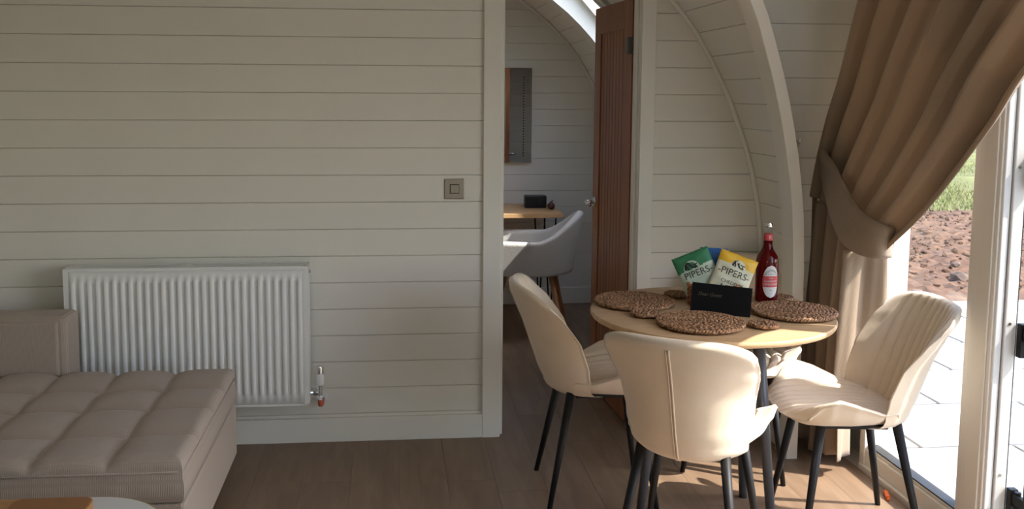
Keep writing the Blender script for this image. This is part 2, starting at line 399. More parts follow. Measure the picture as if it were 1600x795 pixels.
for i in range(nseg):
    if 17 <= i < 21:  # opening for the added skylight on the unseen left side
        shell_patch(mbL, i, YN-.1, VY0, mirror=True); shell_patch(mbL, i, VY1, YF+.2, mirror=True)
    else: shell_patch(mbL, i, YN-.1, YF+.2, mirror=True)
    if VI0 <= i < VI1:
        shell_patch(mbR, i, VY1+.02, YF+.2); shell_patch(mbR, i, 0.0, VY0-.02)
    else: shell_patch(mbR if i < ZTOP_I else mbT, i, 0.0, YF+.2)
    if i < ZTOP_I:
        xa, xb = PROF[i][0], PROF[i+1][0]
        shell_patch(mbR, i, y_trim(xa)-.10, 0.0, y_trim(xb)-.10, 0.0, d0=.013, d1=.026)
        shell_patch(mbR, i, YN-.1, YD_END)
    else: shell_patch(mbT, i, YN-.1, 0.0)
wall_l = struct(mbL.build('wall_left', PAINT), 'curved painted side of the pod')
wall_r = struct(mbR.build('wall_right', GROOVE), 'curved off-white boarded side of the pod beside the doorway')
ceil = struct(mbT.build('ceiling', PAINT))
for i in range(0, 24):
    (xa, za), (xb, zb) = PROF[i], PROF[i+1]; n = (-(zb-za), 0, xb-xa)
    n = Vector((-(zb-za), 0, (xb-xa))).normalized()
    if n.x > 0: n = -n
    # strip between partition and arch trim
    if i < ZTOP_I:
        plank('side_board', (xa, 0, za), (xa, y_trim(xa)-.03, za), (xb, y_trim(xb)-.03, zb), (xb, 0, zb), n, PAINT, wall_r, th=.012)
    # bedroom side
    if VI0 <= i < VI1:
        plank('side_board', (xa, YF, za), (xa, VY1+.03, za), (xb, VY1+.03, zb), (xb, YF, zb), n, PAINT, wall_r, th=.012)
        plank('side_board', (xa, VY0-.03, za), (xa, .11, za), (xb, .11, zb), (xb, VY0-.03, zb), n, PAINT, wall_r, th=.012)
    else:
        plank('side_board', (xa, YF, za), (xa, .11, za), (xb, .11, zb), (xb, YF, zb), n, PAINT, wall_r, th=.012)

# quarter beads where the end boards meet the curve
def bead(name, Y, i0, i1, r=.011):
    mb = MB(); pts = []
    for i in range(i0, i1): q = offs(i, -.008); pts.append((q.x, Y-.006, q.y))
    mb.tube(pts, r, 8); return struct(mb.build(name, TRIMP, smooth=True))
bead('trim_1', 0.0, 0, 22); bead('trim_2', YF, 0, 30, .009)
# arch trim along the recess edge: bent flat board with real thickness
mb = MB(); rowsP = []
for i in range(0, ZTOP_I+1):
    a, b = offs(i, -.016), offs(i, .030); x = PROF[i][0]; y0, y1 = y_trim(x), y_trim(x)-.115
    rowsP.append([(a.x, y0, a.y), (a.x, y1+.003, a.y), (a.x+.003, y1, a.y), (b.x, y1, b.y), (b.x, y0, b.y)])
mb.grid(rowsP, closed_u=True); k = len(rowsP[0]); mb.f += [tuple(range(k)), tuple(len(mb.v)-k+j for j in range(k))]; mb.m += [0, 0]
smooth_by_angle(struct(mb.build('trim_3', TRIMP), 'curved painted arch trim framing the door recess'))

# ---- skylight in the curved side of the bedroom
win2 = struct(empty('window_2', (PROF[16][0], (VY0+VY1)/2, PROF[16][1])), 'skylight in the curved side of the room beyond'); W2 = win2.location.copy()
def rel(v, o): return [tuple(Vector(q)-o) for q in v]
A0, B0 = offs(VI0, .20), offs(VI1, .20)
gmb = MB(); t = (B0-A0).normalized(); nn = Vector((t.y, -t.x)); A1, B1 = A0+nn*.02, B0+nn*.02
gmb.add(rel([(A1.x, VY0, A1.y), (A1.x, VY1, A1.y), (B1.x, VY1, B1.y), (B1.x, VY0, B1.y)], W2), [(0, 1, 2, 3)]); gmb.build('pane', GLASS, win2)
w4 = struct(empty('added_fill_skylight', (0, 0, 0))); obj('pane', [(2*CX-p.x, y_, p.y) for p, y_ in ((offs(17, .12), VY0), (offs(17, .12), VY1), (offs(21, .12), VY1), (offs(21, .12), VY0))], [(0, 1, 2, 3)], GLASS, w4)  # unseen left skylight, added to brighten the room beyond
for y, w in ((VY0, -.05), (VY1, .05)):                                      # reveals, deep enough to reach the pane
    mb = MB(); poly = [offs(i, -.026) for i in range(VI0, VI1+1)] + [B1+nn*.01, A1+nn*.01]
    poly = [(p.x-W2.x, p.y-W2.z) for p in poly]; mb.prism(poly, 'y', y-W2.y, y+w-W2.y); mb.build('reveal', TRIMP, win2)
for P, Q in ((offs(VI0, -.02), A1), (offs(VI1, -.02), B1)):
    d = (Q-P).normalized(); s2 = Vector((-d.y, d.x))*(.03 if P.y < 1.7 else -.03); s2 = s2 if (s2.y < 0) == (P.y < 1.7) else -s2
    mb = MB(); poly = [P, Q, Q+s2, P+s2]; mb.prism([(p.x-W2.x, p.y-W2.z) for p in poly], 'y', VY0-.05-W2.y, VY1+.05-W2.y); mb.build('reveal', TRIMP, win2)
for y0, y1 in ((VY1+.008, VY1+.20), (VY0-.12, VY0-.008)):                             # flat casing on the boards
    mb = MB(); R_ = []
    for i in range(VI0-1, VI1+1):
        a, b = offs(i, -.022), offs(i, .0); R_.append([(a.x, y0, a.y), (a.x, y1, a.y), (b.x, y1, b.y), (b.x, y0, b.y)])
    mb.grid(R_, closed_u=True); mb.f += [(0, 1, 2, 3), tuple(len(mb.v)-4+j for j in range(4))]; mb.m += [0, 0]
    mb.v = rel(mb.v, W2); smooth_by_angle(mb.build('casing', TRIMP, win2))
for s in (0, 1):                                                             # sash bars against the glass
    y = VY0+.0 if s == 0 else VY1-.05
    mb = MB(); d = B1-A1; poly = [A1-nn*.05, B1-nn*.05, B1, A1]; mb.prism([(p.x-W2.x, p.y-W2.z) for p in poly], 'y', y-W2.y, y+.05-W2.y); mb.build('sash', UPVC, win2)

# ---- door recess: cheek walls, lid, header
wall_c = struct(MB().prism([(1.0, -.02), (2.05, -.02), (2.05, 2.4), (1.0, 2.4)], 'y', YCHEEK+.014, YCHEEK+.05).build('wall_recess', GROOVE), 'off-white boarded cheek wall beside the curtain')
# keep the core outside the boarded curve
wall_c.data.clear_geometry()
core = MB(); core.prism([(prof_x(z)+.035, z) for z in np.linspace(0, 2.42, 25)] + [(2.12, 2.42), (2.12, -.12), (1.695, -.12)], 'y', YCHEEK+.014, YCHEEK+.055); wall_c.data.from_pydata(core.v, [], core.f); wall_c.data.update()
for k in range(-12, 9):
    z0 = 1.48+k*PITCH_B; z1 = z0+PITCH_B
    if z1 < .01: continue
    z0c = max(z0, 0.0); z1 = min(z1, 2.41)
    plank('wall_board', (prof_x(z0c)+.034, YCHEEK, z0c), (2.04, YCHEEK, z0c), (2.04, YCHEEK, z1), (prof_x(z1)+.034, YCHEEK, z1), (0, -1, 0), PAINT, wall_c)
struct(MB().box(2.03, 2.06, -.455, YCHEEK+.02, -.12, 2.42).build('wall_recess_side', PAINT))
struct(MB().box(.45, 1.985, YD_END-.08, YCHEEK+.05, 2.42, 2.47).box(1.98, 2.12, -.50, YCHEEK+.06, 2.42, 2.47).build('ceiling_recess', PAINT))
struct(MB().box(.9, 2.12, YD_END-.09, YD_END, -.12, 2.43).build('wall_recess_near', PAINT))
struct(MB().box(XD, XD+.05, YD_END, YCHEEK, 2.375, 2.42).build('trim_4', UPVC))

# ---- wall behind the camera with an unseen window added to give soft front fill light
RW = (-.95, .05, .95, 1.85)
struct(MB().box(-2.6, RW[0], YN-.1, YN, 0, 2.8).box(RW[1], 2.0, YN-.1, YN, 0, 2.8).box(RW[0], RW[1], YN-.1, YN, 0, RW[2]).box(RW[0], RW[1], YN-.1, YN, RW[3], 2.8).build('wall_rear', PAINT))
w3 = struct(empty('added_fill_window', ((RW[0]+RW[1])/2, YN-.05, RW[2])))
MB().box(-.5, .5, -.003, .003, .0, .9).build('pane', GLASS, w3)
mb = MB(); [mb.box(x-.03, x+.03, -.03, .03, 0, .9) for x in (-.47, .47)]; [mb.box(-.5, .5, -.03, .03, z, z+.06) for z in (0, .84)]; mb.build('window_frame', UPVC, w3)
p_ = bpy.data.lights.new('portal_rear', 'AREA'); p_.shape = 'RECTANGLE'; p_.size = 1.0; p_.size_y = .9; p_.cycles.is_portal = True
po = bpy.data.objects.new('portal_rear', p_); COL.objects.link(po); po.location = ((RW[0]+RW[1])/2, YN-.12, 1.4); po.rotation_euler = (PI/2, 0, PI)
p_ = bpy.data.lights.new('portal_door', 'AREA'); p_.shape = 'RECTANGLE'; p_.size = 2.3; p_.size_y = 2.7; p_.cycles.is_portal = True
po = bpy.data.objects.new('portal_door', p_); COL.objects.link(po); po.location = (2.06, -1.82, 1.12); po.rotation_euler = (0, PI/2, 0)

# ---- inner doorway: lining, casings, oak door
door1 = struct(empty('door_1', (DX1, .1, 0)), 'open oak door in a painted frame'); D1 = door1.location.copy()
def dpart(name, boxes, material, parent=door1, off=D1):
    mb = MB()
    for b in boxes: mb.box(b[0]-off.x, b[1]-off.x, b[2]-off.y, b[3]-off.y, b[4]-off.z, b[5]-off.z, b[6] if len(b) > 6 else .002)
    return mb.build(name, material, parent)
dpart('casing', [(DX0-.082, DX0-.004, -.018, .004, 0, 2.045, .003)], TRIMP)
dpart('casing', [(DX1+.004, DX1+.068, -.018, .004, 0, 2.045, .003)], TRIMP)
dpart('casing', [(DX0-.082, DX1+.068, -.018, .004, 1.979, 2.045, .003)], TRIMP)
dpart('jamb', [(DX0-.032, DX0, -.004, .11, 0, 1.975)], TRIMP); dpart('jamb', [(DX1, DX1+.032, -.004, .11, 0, 1.975)], TRIMP); dpart('jamb', [(DX0-.03, DX1+.03, -.004, .11, 1.975, 2.005)], TRIMP)
dpart('door_stop', [(DX0, DX0+.012, .02, .06, 0, 1.975)], TRIMP); dpart('door_stop', [(DX1-.012, DX1, .02, .06, 0, 1.975)], TRIMP); dpart('door_stop', [(DX0, DX1, .02, .06, 1.963, 1.975)], TRIMP)
# leaf in its own frame: local x along the leaf from hinge to latch, y = thickness, then turned open
leaf = empty('door_leaf', (-.006, .012, 0), 0, door1)
leaf.rotation_euler = (0, 0, math.radians(180-86.5))
DW, DH, DT = .60, 1.95, .038
def lp(name, *a, m=OAKD, c=.0015): return MB().box(*a, c).build(name, m, leaf)
lp('stile', 0, .10, -DT, 0, .008, DH); lp('stile', DW-.10, DW, -DT, 0, .008, DH)
lp('rail', .10, DW-.10, -DT, 0, DH-.13, DH); lp('rail', .10, DW-.10, -DT, 0, .008, .20)
nb = 8; bwid = (DW-.20)/nb
for j in range(nb):
    x0 = .10+j*bwid
    MB().prism([(x0+.0005, -DT+.006), (x0+.0005, -.009), (x0+.004, -.006), (x0+bwid-.004, -.006), (x0+bwid-.0005, -.009), (x0+bwid-.0005, -DT+.006)], 'z', .20, DH-.13).build('door_board', OAKD, leaf)
for side in (0, 1):
    y = .0 if side == 0 else -DT; s = 1 if side == 0 else -1
    mb = MB(); mb.tube([(DW-.05, y, .975), (DW-.05, y+s*.008, .975)], .026, 20)
    mb.tube([(DW-.05, y+s*.006, .975), (DW-.05, y+s*.042, .975), (DW-.055, y+s*.05, .975), (DW-.09, y+s*.054, .974), (DW-.15, y+s*.054, .97)], [.010, .010, .010, .009, .008], 10)
    mb.build('lever_handle', CHROME, leaf, smooth=True)
for z in (.22, 1.70):
    mb = MB(); mb.tube([(-.004, .004, z), (-.004, .004, z+.075)], .006, 10); mb.box(-.003, .016, .0, .002, z, z+.075); mb.box(-.010, -.003, .0, .03, z, z+.075)
    mb.build('hinge', BRASSH, leaf)

# ---- glazed doors in the recess
win1 = struct(empty('window_1', (XD, -.6, 0)), 'fixed glazed panel with cream frame behind the curtain'); W1 = win1.location.copy()
def wpart(name, boxes, material, parent=win1, off=W1, c=.003):
    mb = MB()
    for b in boxes: mb.box(b[0]-off.x, b[1]-off.x, b[2]-off.y, b[3]-off.y, b[4]-off.z, b[5]-off.z, c)
    return mb.build(name, material, parent)
wpart('sill', [(XD+.004, XD+.14, YD_END, -.47, -.12, .022)], STEEL if False else UPVC)
wpart('bottom_rail', [(XD+.02, XD+.075, -1.12, -.47, .022, .085), (XD+.03, XD+.065, -1.12, -.47, .085, .10)], UPVC)
wpart('gasket', [(XD+.028, XD+.07, -1.12, -.47, .0995, .105)], RUBBER, c=0)
wpart('top_rail', [(XD+.01, XD+.075, -1.12, -.47, 2.28, 2.36)], UPVC)
wpart('stile', [(XD+.012, 2.06, -.50, -.46, .0, 2.36)], UPVC)
wpart('mullion', [(XD+.012, XD+.075, -1.150, -1.112, .022, 2.36), (XD+.004, XD+.075, -1.176, -1.146, .022, 2.36), (XD, XD+.075, -1.242, -1.172, .022, 2.36), (XD+.006, XD+.075, -1.258, -1.240, .022, 2.36)], UPVC)
wpart('mullion_return', [(XD+.012, XD+.036, -1.268, -1.25, .022, 2.36), (XD+.040, XD+.078, -1.274, -1.25, .022, 2.36)], PLASTW)
wpart('gasket', [(XD+.035, XD+.041, -1.262, -1.25, .022, 2.36)], RUBBER, c=0); wpart('gasket', [(XD+.077, XD+.082, -1.272, -1.25, .022, 2.36)], RUBBER, c=0)
wpart('pane', [(XD+.044, XD+.05, -1.115, -.49, .095, 2.285)], GLASS, c=0)
for z in (.30, .80, 1.30):
    mb = MB(); p = Vector((XD+.055, -1.2745, z)) - W1; mb.tube([p, p+Vector((0, -.002, 0))], .005, 10); mb.build('screw', STEEL, win1)
# opened leaf, swung outwards, carried on black projecting hinges
door2 = struct(empty('door_2', (XD+.085, -1.352, 0)), 'glazed door leaf swung open outside on black hinges'); door2.rotation_euler = (0, 0, math.radians(-4))
def l2(name, *a, m=UPVC, c=.003): return MB().box(*a, c).build(name, m, door2)
l2('gasket', -.006, .006, -.062, -.004, .03, 2.35, m=RUBBER, c=.001)
l2('stile', .004, .10, -.07, 0, .03, 2.35); l2('stile_bead', .010, .062, -.078, -.068, .03, 2.35); l2('stile', .74, .84, -.07, 0, .03, 2.35)
l2('rail', .10, .74, -.07, 0, .03, .14); l2('rail', .10, .74, -.07, 0, 2.25, 2.35); l2('pane', .098, .742, -.04, -.034, .138, 2.252, m=GLASS, c=0)
for px, py in ((1589, 262), (1577, 521), (1557, 770)):
    z = onX(px, py, XD+.09)[2]
    mb = MB(); mb.box(-.012, .016, .052, .076, z-.062, z+.048, .003); mb.box(-.006, .012, -.012, .056, z+.002, z+.036, .003); mb.tube([(.006, .04, z-.01), (.006, .04, z+.045)], .010, 12); mb.build('hinge', BLACKM, door2)
# closed near leaf, out of the frame
door3 = struct(empty('door_3', (XD, -2.2, 0)))
mb = MB(); mb.box(.01, .075, -.06, .03, .022, 2.36); mb.box(.01, .075, -.95, -.86, .022, 2.36); mb.box(.01, .075, -.9, 0, .022, .13); mb.box(.01, .075, -.9, 0, 2.26, 2.36); mb.build('door_frame', UPVC, door3)
MB().box(.044, .05, -.87, -.05, .12, 2.27).build('pane', GLASS, door3)

# ================================================================== OUTSIDE
ZG = -.12
patio = struct(MB().box(2.02, 9.0, -6.5, 3.0, ZG-.10, ZG-.02).build('patio', JOINT), 'pale paved terrace outside the glazed doors')
rngp = random.Random(3); y = -6.5
slab_cache = {}
yy = -6.48; row = 0
while yy < 2.99:
    d = .59; y1 = min(yy+d, 3.0); xx = 2.03 - (.45 if row % 2 else 0)
    while xx < 9:
        w = .89; x0, x1 = max(xx, 2.03), min(xx+w, 9.0); xx += w
        if x1-x0 < .05: continue
        key = (round(x1-x0, 3), round(y1-yy, 3))
        if key not in slab_cache:
            o = MB().box(.009, x1-x0-.009, .009, y1-yy-.009, -.03, 0, .003).build('paving_slab', PATIO, patio); slab_cache[key] = o
        else:
            o = slab_cache[key].copy(); COL.objects.link(o); o.parent = patio
        o.location = (x0, yy, ZG)
    yy = y1; row += 1
# red soil strip
rs = np.random.RandomState(5)
def hill(x, y): return .03*math.sin(x*1.3+y*.9)+.016*math.sin(x*4.3-y*3.1)+.009*math.sin(x*9.1+y*7.7)+.008*math.sin(x*17-y*13)
P = []
for yv in np.linspace(3.0, 8.7, 110):
    rowp = []
    for xv in np.linspace(-1.5, 17, 220):
        e = min(1, (yv-3.0)/.35)*min(1, (8.8-yv)/.6); rowp.append((xv, yv, ZG-.01+e*(.05+hill(xv, yv)+rs.normal(0, .012))))
    P.append(rowp)
mb = MB(); mb.grid(P); soil = mb.build('soil', SOIL); tag(soil, 'bare reddish soil strip between the paving and the lawn', 'soil', kind='stuff')
mb = MB(); ico = bmesh.new(); bmesh.ops.create_icosphere(ico, subdivisions=1, radius=1); ico.verts.ensure_lookup_table()
IV = [q.co.copy() for q in ico.verts]; ico.verts.index_update(); IF = [tuple(q.index for q in f.verts) for f in ico.faces]; ico.free()
for k in range(3200):
    x, yv = rs.uniform(2.5, 12), rs.uniform(3.15, 8.6); r = abs(rs.normal(.008, .012))+.006; sc = rs.uniform(.6, 1.5, 3); j = rs.uniform(.75, 1.25, len(IV))
    mb.add([(x+q.x*r*sc[0]*jj, yv+q.y*r*sc[1]*jj, ZG+.05+hill(x, yv)+q.z*r*sc[2]*.8*jj) for q, jj in zip(IV, j)], IF)
cl = mb.build('clods', SOIL, soil); cl['kind'] = 'stuff'
for k, (px, py, r) in enumerate(((1500, 432, .075), (1493, 413, .05), (1408, 402, .05), (1478, 352, .06), (1440, 345, .07), (1432, 455, .04), (1462, 376, .05), (1418, 425, .045))):
    c = onZ(px, py, ZG+.06); j = rs.uniform(.75, 1.2, len(IV)); sc = rs.uniform(.8, 1.4, 2)
    o = obj('loose_stone', [(q.x*r*sc[0]*jj, q.y*r*sc[1]*jj, q.z*r*.6*jj) for q, jj in zip(IV, j)], IF, STONE); o.location = c
    tag(o, 'loose stone lying on the bare red soil', 'stone', 'loose stones on the soil')
# lawn
mb = MB(); P = []
for yv in list(np.linspace(8.6, 20, 60)) + [26, 34, 45, 60, 90, 140]:
    P.append([(xv, yv, ZG+.02+.05*math.sin(xv*.7+yv*.5)+.03*math.sin(xv*1.9-yv*1.1)+rs.normal(0, .012)) for xv in list(np.linspace(-14, 34, 120))+[45, 70, 110, 150]])
mb.grid(P); lawn = mb.build('lawn', GRASSG); tag(lawn, 'sunlit rough green lawn beyond the soil strip', 'lawn', kind='stuff')
mb = MB()
for k in range(9000):
    yv = 8.4+abs(rs.normal(0, 5)); x = rs.uniform(5.5, 9.5)+(yv-8.4)*.78+rs.normal(0, .6); h = rs.uniform(.03, .09); a = rs.uniform(0, PI); w = .008
    dx, dy = math.cos(a)*w, math.sin(a)*w; tx, ty = rs.normal(0, .025, 2); z = ZG+.02
    mb.add([(x-dx, yv-dy, z), (x+dx, yv+dy, z), (x+tx, yv+ty, z+h)], [(0, 1, 2)])
b_ = mb.build('grass_blades', BLADE, lawn, recalc=False); b_['kind'] = 'stuff'
struct(MB().box(-60, 2.02, -60, 140, -.6, -.3).box(2.0, 160, -60, -6.5, -.6, -.16).box(9.0, 160, -6.5, 8.35, -.6, -.16).build('ground', GRASSG))
# far trees
def tree(x, y, h, r, seed, label):
    t = empty('tree', (x, y, ZG-.1)); q = np.random.RandomState(seed)
    MB().tube([(0, 0, 0), (q.normal(0, .15), 0, h*.3), (q.normal(0, .3), 0, h*.6)], [.3, .24, .12], 10).build('trunk', BARK, t)
    mb = MB()
    for k in range(46):
        u, v = q.uniform(0, 2*PI), q.uniform(-.7, 1); rr = r*(.55+.45*q.rand())*math.sqrt(max(.05, 1-v*v*.8)); c = (rr*math.cos(u), rr*math.sin(u), h*.58+v*h*.38); s = r*q.uniform(.25, .42)
        j = q.uniform(.6, 1.35, len(IV)); mb.add([(c[0]+a.x*s*jj, c[1]+a.y*s*jj, c[2]+a.z*s*jj) for a, jj in zip(IV, j)], IF)
    mb.build('crown', LEAF, t); tag(t, label, 'tree', 'far trees beyond the lawn')
for k, (x, y, h, r) in enumerate(((44, 60, 9, 3.1), (53, 63, 11, 3.3), (35, 62, 10, 3.2), (62, 60, 9, 3.1))):
    tree(x, y, h, r, 20+k, 'dark green leafy tree far beyond the lawn')

# ================================================================== ROOM THINGS
# ---- radiator
RX0, RX1, RZ0, RZ1, RY = -1.339, -.354, .204, .803, -.122
rad = tag(empty('radiator', ((RX0+RX1)/2, RY, RZ0)), 'white ribbed panel radiator mounted on the boarded wall', 'radiator'); RL = rad.location.copy()
w, h = (RX1-RX0), RZ1-RZ0; hw = w/2
def ribprof(n, x0, x1, amp):
    pts = []; p = (x1-x0)/n
    for k in range(n):
        a = x0+k*p
        for u, d in ((0, 0), (.22, 0), (.36, .85), (.44, 1), (.62, 1), (.70, .85), (.84, 0)): pts.append((a+u*p, -d*amp))
    pts.append((x1, 0)); return pts
rp = ribprof(29, -hw+.02, hw-.02, .010)
P = []
for z, k in ((.046, 0), (.060, .85), (.066, 1), (h-.066, 1), (h-.060, .85), (h-.046, 0)): P.append([(x, y*k, z) for x, y in rp])
P = [[(x, 0, .006) for x, y in rp]] + P + [[(x, 0, h-.012) for x, y in rp]]
mb = MB(); mb.grid(P); fp = mb.build('front_panel', RADW, rad, recalc=False); smooth_by_angle(fp, 50)
so = fp.modifiers.new('t', 'SOLIDIFY'); so.thickness = .002; so.offset = 0
MB().box(-hw, -hw+.021, -.003, .001, .002, h, .001).box(hw-.021, hw, -.003, .001, .002, h, .001).box(-hw, hw, -.003, .001, .0, .008, .001).box(-hw, hw, -.004, .001, h-.014, h, .0015).build('edge_frame', RADW, rad)
mb = MB(); mb.box(-hw, -hw+.003, 0, .092, .0, h, .001); mb.build('side_panel', RADW, rad); MB().box(hw-.003, hw, 0, .092, .0, h, .001).build('side_panel', RADW, rad)
MB().box(-hw+.004, hw-.004, .085, .09, .01, h-.012).build('rear_panel', RADW, rad)
mb = MB(); mb.box(-hw+.004, hw-.004, .004, .086, h-.03, h-.028, mi=1)
mb.box(-hw, hw, 0.0, .008, h-.003, h, 0); mb.box(-hw, hw, .084, .092, h-.003, h, 0); mb.box(-.012, .006, .006, .086, h-.004, h-.0005, 0)
for e in (-hw, hw-.012): mb.box(e, e+.012, 0, .092, h-.003, h)
mb.build('top_frame', [RADW, DARKG], rad)
mb = MB()
nsl = 120
for k in range(nsl):
    x = -hw+.014+k*(w-.028)/nsl; mb.add([(x, .008, h-.0015), (x+.0042, .008, h-.0015), (x+.0105, .084, h-.0015), (x+.0063, .084, h-.0015), (x, .008, h-.006), (x+.0042, .008, h-.006), (x+.0105, .084, h-.006), (x+.0063, .084, h-.006)],
           [(0, 1, 2, 3), (0, 4, 5, 1), (1, 5, 6, 2), (3, 2, 6, 7), (0, 3, 7, 4)])
g_ = mb.build('top_grille', RADW, rad); g_['kind'] = 'stuff'
MB().tube([(hw, .045, h-.03), (hw+.008, .045, h-.03)], .008, 10).build('bleed_plug', CHROME, rad)
for s in (-.3, .3): MB().box(s-.02, s+.02, .088, .122, .06, h-.08).build('wall_bracket', RADW, rad)
vx = hw+.040; vy = .045
mb = MB(); mb.tube([(hw-.001, vy, .042), (hw+.012, vy, .042)], .012, 12); mb.build('union_nut', CHROME, rad, smooth=False)
mb = MB(); mb.tube([(hw+.010, vy, .042), (vx, vy, .042)], .0105, 14); mb.tube([(hw+.014, vy, .042), (hw+.026, vy, .042)], .0145, 8); mb.tube([(vx, vy, .010), (vx, vy, .075)], .0125, 14); mb.tube([(vx, vy, .012), (vx, vy, .030)], .016, 6)
vb = mb.build('valve_body', CHROME, rad); smooth_by_angle(vb)
mb = MB(); mb.lathe([(.014, 0), (.0195, .004), (.0205, .018), (.0205, .045), (.019, .052)], 24, (vx, vy, .073)); smooth_by_angle(mb.build('valve_head', PLASTW, vb))
mb = MB(); mb.lathe([(.0185, 0), (.0185, .022), (.016, .032), (.006, .034)], 24, (vx, vy, .125)); smooth_by_angle(mb.build('valve_cap', CHROME, vb))
MB().tube([(vx+.002, vy, .012), (vx+.004, vy, -.012), (vx+.004, vy+.02, -.016), (vx+.006, .115, -.008)], [.0105, .0125, .0115, .0095], 12).build('pipe', COPPER, vb, smooth=True)
MB().tube([(vx+.012, .112, .003), (vx+.012, .121, .003)], .022, 20).build('pipe_cover', PLASTW, vb)

# ---- light switch
p = onY(710, 295, 0); sw = tag(empty('light_switch', (p[0], 0, p[2])), 'square brushed metal double light switch on the partition', 'light switch')
MB().box(-.044, .044, -.0055, -.001, -.044, .044, .003).build('plate', STEEL, sw)
MB().box(-.0205, .0205, -.007, -.004, -.0205, .0205, .001).build('rocker_surround', BLACKBOX, sw)
for s in (-1, 1): MB().box(min(s*.0005, s*.0175), max(s*.0005, s*.0175), -.0105, -.005, -.0175, .0175, .0012).build('rocker', STEEL, sw)

# ---- sofa (chaise part in view)
SXR, SYB, SYF, SZ, SB = -.622, -.355, -1.285, .45, .09
SXL = -2.05
sofa = tag(empty('sofa', (-1.3, -.8, 0)), 'taupe woven sofa chaise with button tufted seat beside the radiator', 'sofa'); SL = sofa.location.copy()
nx, ny = 150, 100; cs = .2195; rsn = [SYB, -.575, -.79, -1.045, SYF]
def tuft(x, y):
    """pillow height under the seams"""
    u = ((SXR-x)/cs) % 1.0; du = min(u, 1-u)*cs
    k = max(0, min(3, sum(1 for r in rsn[1:4] if y < r))); a, b = rsn[k], rsn[k+1]; t = (y-a)/(b-a); dv = min(t, 1-t)*abs(b-a)
    if SXR-x < cs*.5: du = max(du, .09) if u < .5 else du                   # no seam at the outer edge
    if k == 0 and t < .5: dv = max(dv, .09)
    if k == 3 and t > .5: dv = max(dv, .09)
    f = lambda d, s: 1-math.exp(-d/s)
    both = f(math.hypot(du, dv), .05)
    return .020*min(f(du, .028), f(dv, .028)) + .016*both
def edge_round(x, y, r=.03):
    d = min(SXR-x, x-SXL, SYB-y, y-SYF)
    return 0 if d >= r else -(r - math.sqrt(max(0, r*r-(r-d)**2)))
P = []
Xs = np.concatenate([np.linspace(SXL, SXR-.04, nx), SXR-.04+.04*np.sin(np.linspace(0, PI/2, 9)[1:])])
Ys = np.concatenate([SYF+.04-.04*np.sin(np.linspace(PI/2, 0, 9))[:-1], np.linspace(SYF+.04, SYB-.04, ny), SYB-.04+.04*np.sin(np.linspace(0, PI/2, 9)[1:])])
for yv in Ys: P.append([(xv-SL.x, yv-SL.y, SZ-.036+tuft(xv, yv)+edge_round(xv, yv)) for xv in Xs])
mb = MB(); mb.grid(P)
low = .31                                                                     # bottom seam of the seat cushion
ring = [P[0][j] for j in range(len(Xs))] + [P[i][-1] for i in range(1, len(Ys))] + [P[-1][j] for j in range(len(Xs)-2, -1, -1)] + [P[i][0] for i in range(len(Ys)-2, 0, -1)]
def outw(q, d):
    x, y, z = q; X, Y = x+SL.x, y+SL.y
    return (x+(d if X > SXR-.002 else 0), y-(d if Y < SYF+.002 else 0)+(d if Y > SYB-.002 else 0), z)
R2 = [ring] + [[(*outw(q, d)[:2], (SZ-.066)*(1-t)+low*t) for q in ring] for t, d in ((.02, .0), (.3, .004), (.6, .004), (.9, .001), (1.0, -.004))]
mb.grid(R2, closed_u=True)
seat = mb.build('seat_cushion', SOFAM, sofa); smooth_by_angle(seat, 60)
# welts
mb = MB(); zc = SZ-.046
mb.tube([(SXL-SL.x, SYF-.001-SL.y, zc), (SXR-.02-SL.x, SYF-.001-SL.y, zc), (SXR-.004-SL.x, SYF+.006-SL.y, zc), (SXR+.001-SL.x, SYF+.02-SL.y, zc), (SXR+.001-SL.x, SYB-.02-SL.y, zc)], .0035, 6); mb.build('welt', SOFAM, seat, smooth=True)
for c_ in range(1, 6):
    for r_ in (1, 2, 3):
        mb = MB(); mb.lathe([(.0005, .004), (.006, .003), (.008, 0), (.007, -.004)], 12, (SXR-c_*cs-SL.x, rsn[r_]-SL.y, SZ-.035)); mb.build('tuft_button', SOFAM, seat, smooth=True)
MB().box(SXL-SL.x, SXR+.003-SL.x, SYF+.004-SL.y, SYB-SL.y, SB, low-.004, .012).build('base', SOFAM, sofa)
MB().box(SXL-SL.x, -1.262-SL.x, -.335-SL.y, -.175-SL.y, .12, .652, .02).build('backrest', SOFAM, sofa)
MB().box(SXL-SL.x, -1.290-SL.x, -.352-SL.y, -.33-SL.y, .42, .636, .008).build('backrest_pad', SOFAM, sofa)
for x, yv in ((SXR-.08, SYF+.09), (SXR-.08, SYB-.09), (SXL+.1, SYF+.09), (SXL+.1, SYB-.09)):
    MB().tube([(x-SL.x, yv-SL.y, 0), (x-SL.x, yv-SL.y, SB+.01)], [.018, .026], 14).build('foot', BLACKM, sofa)

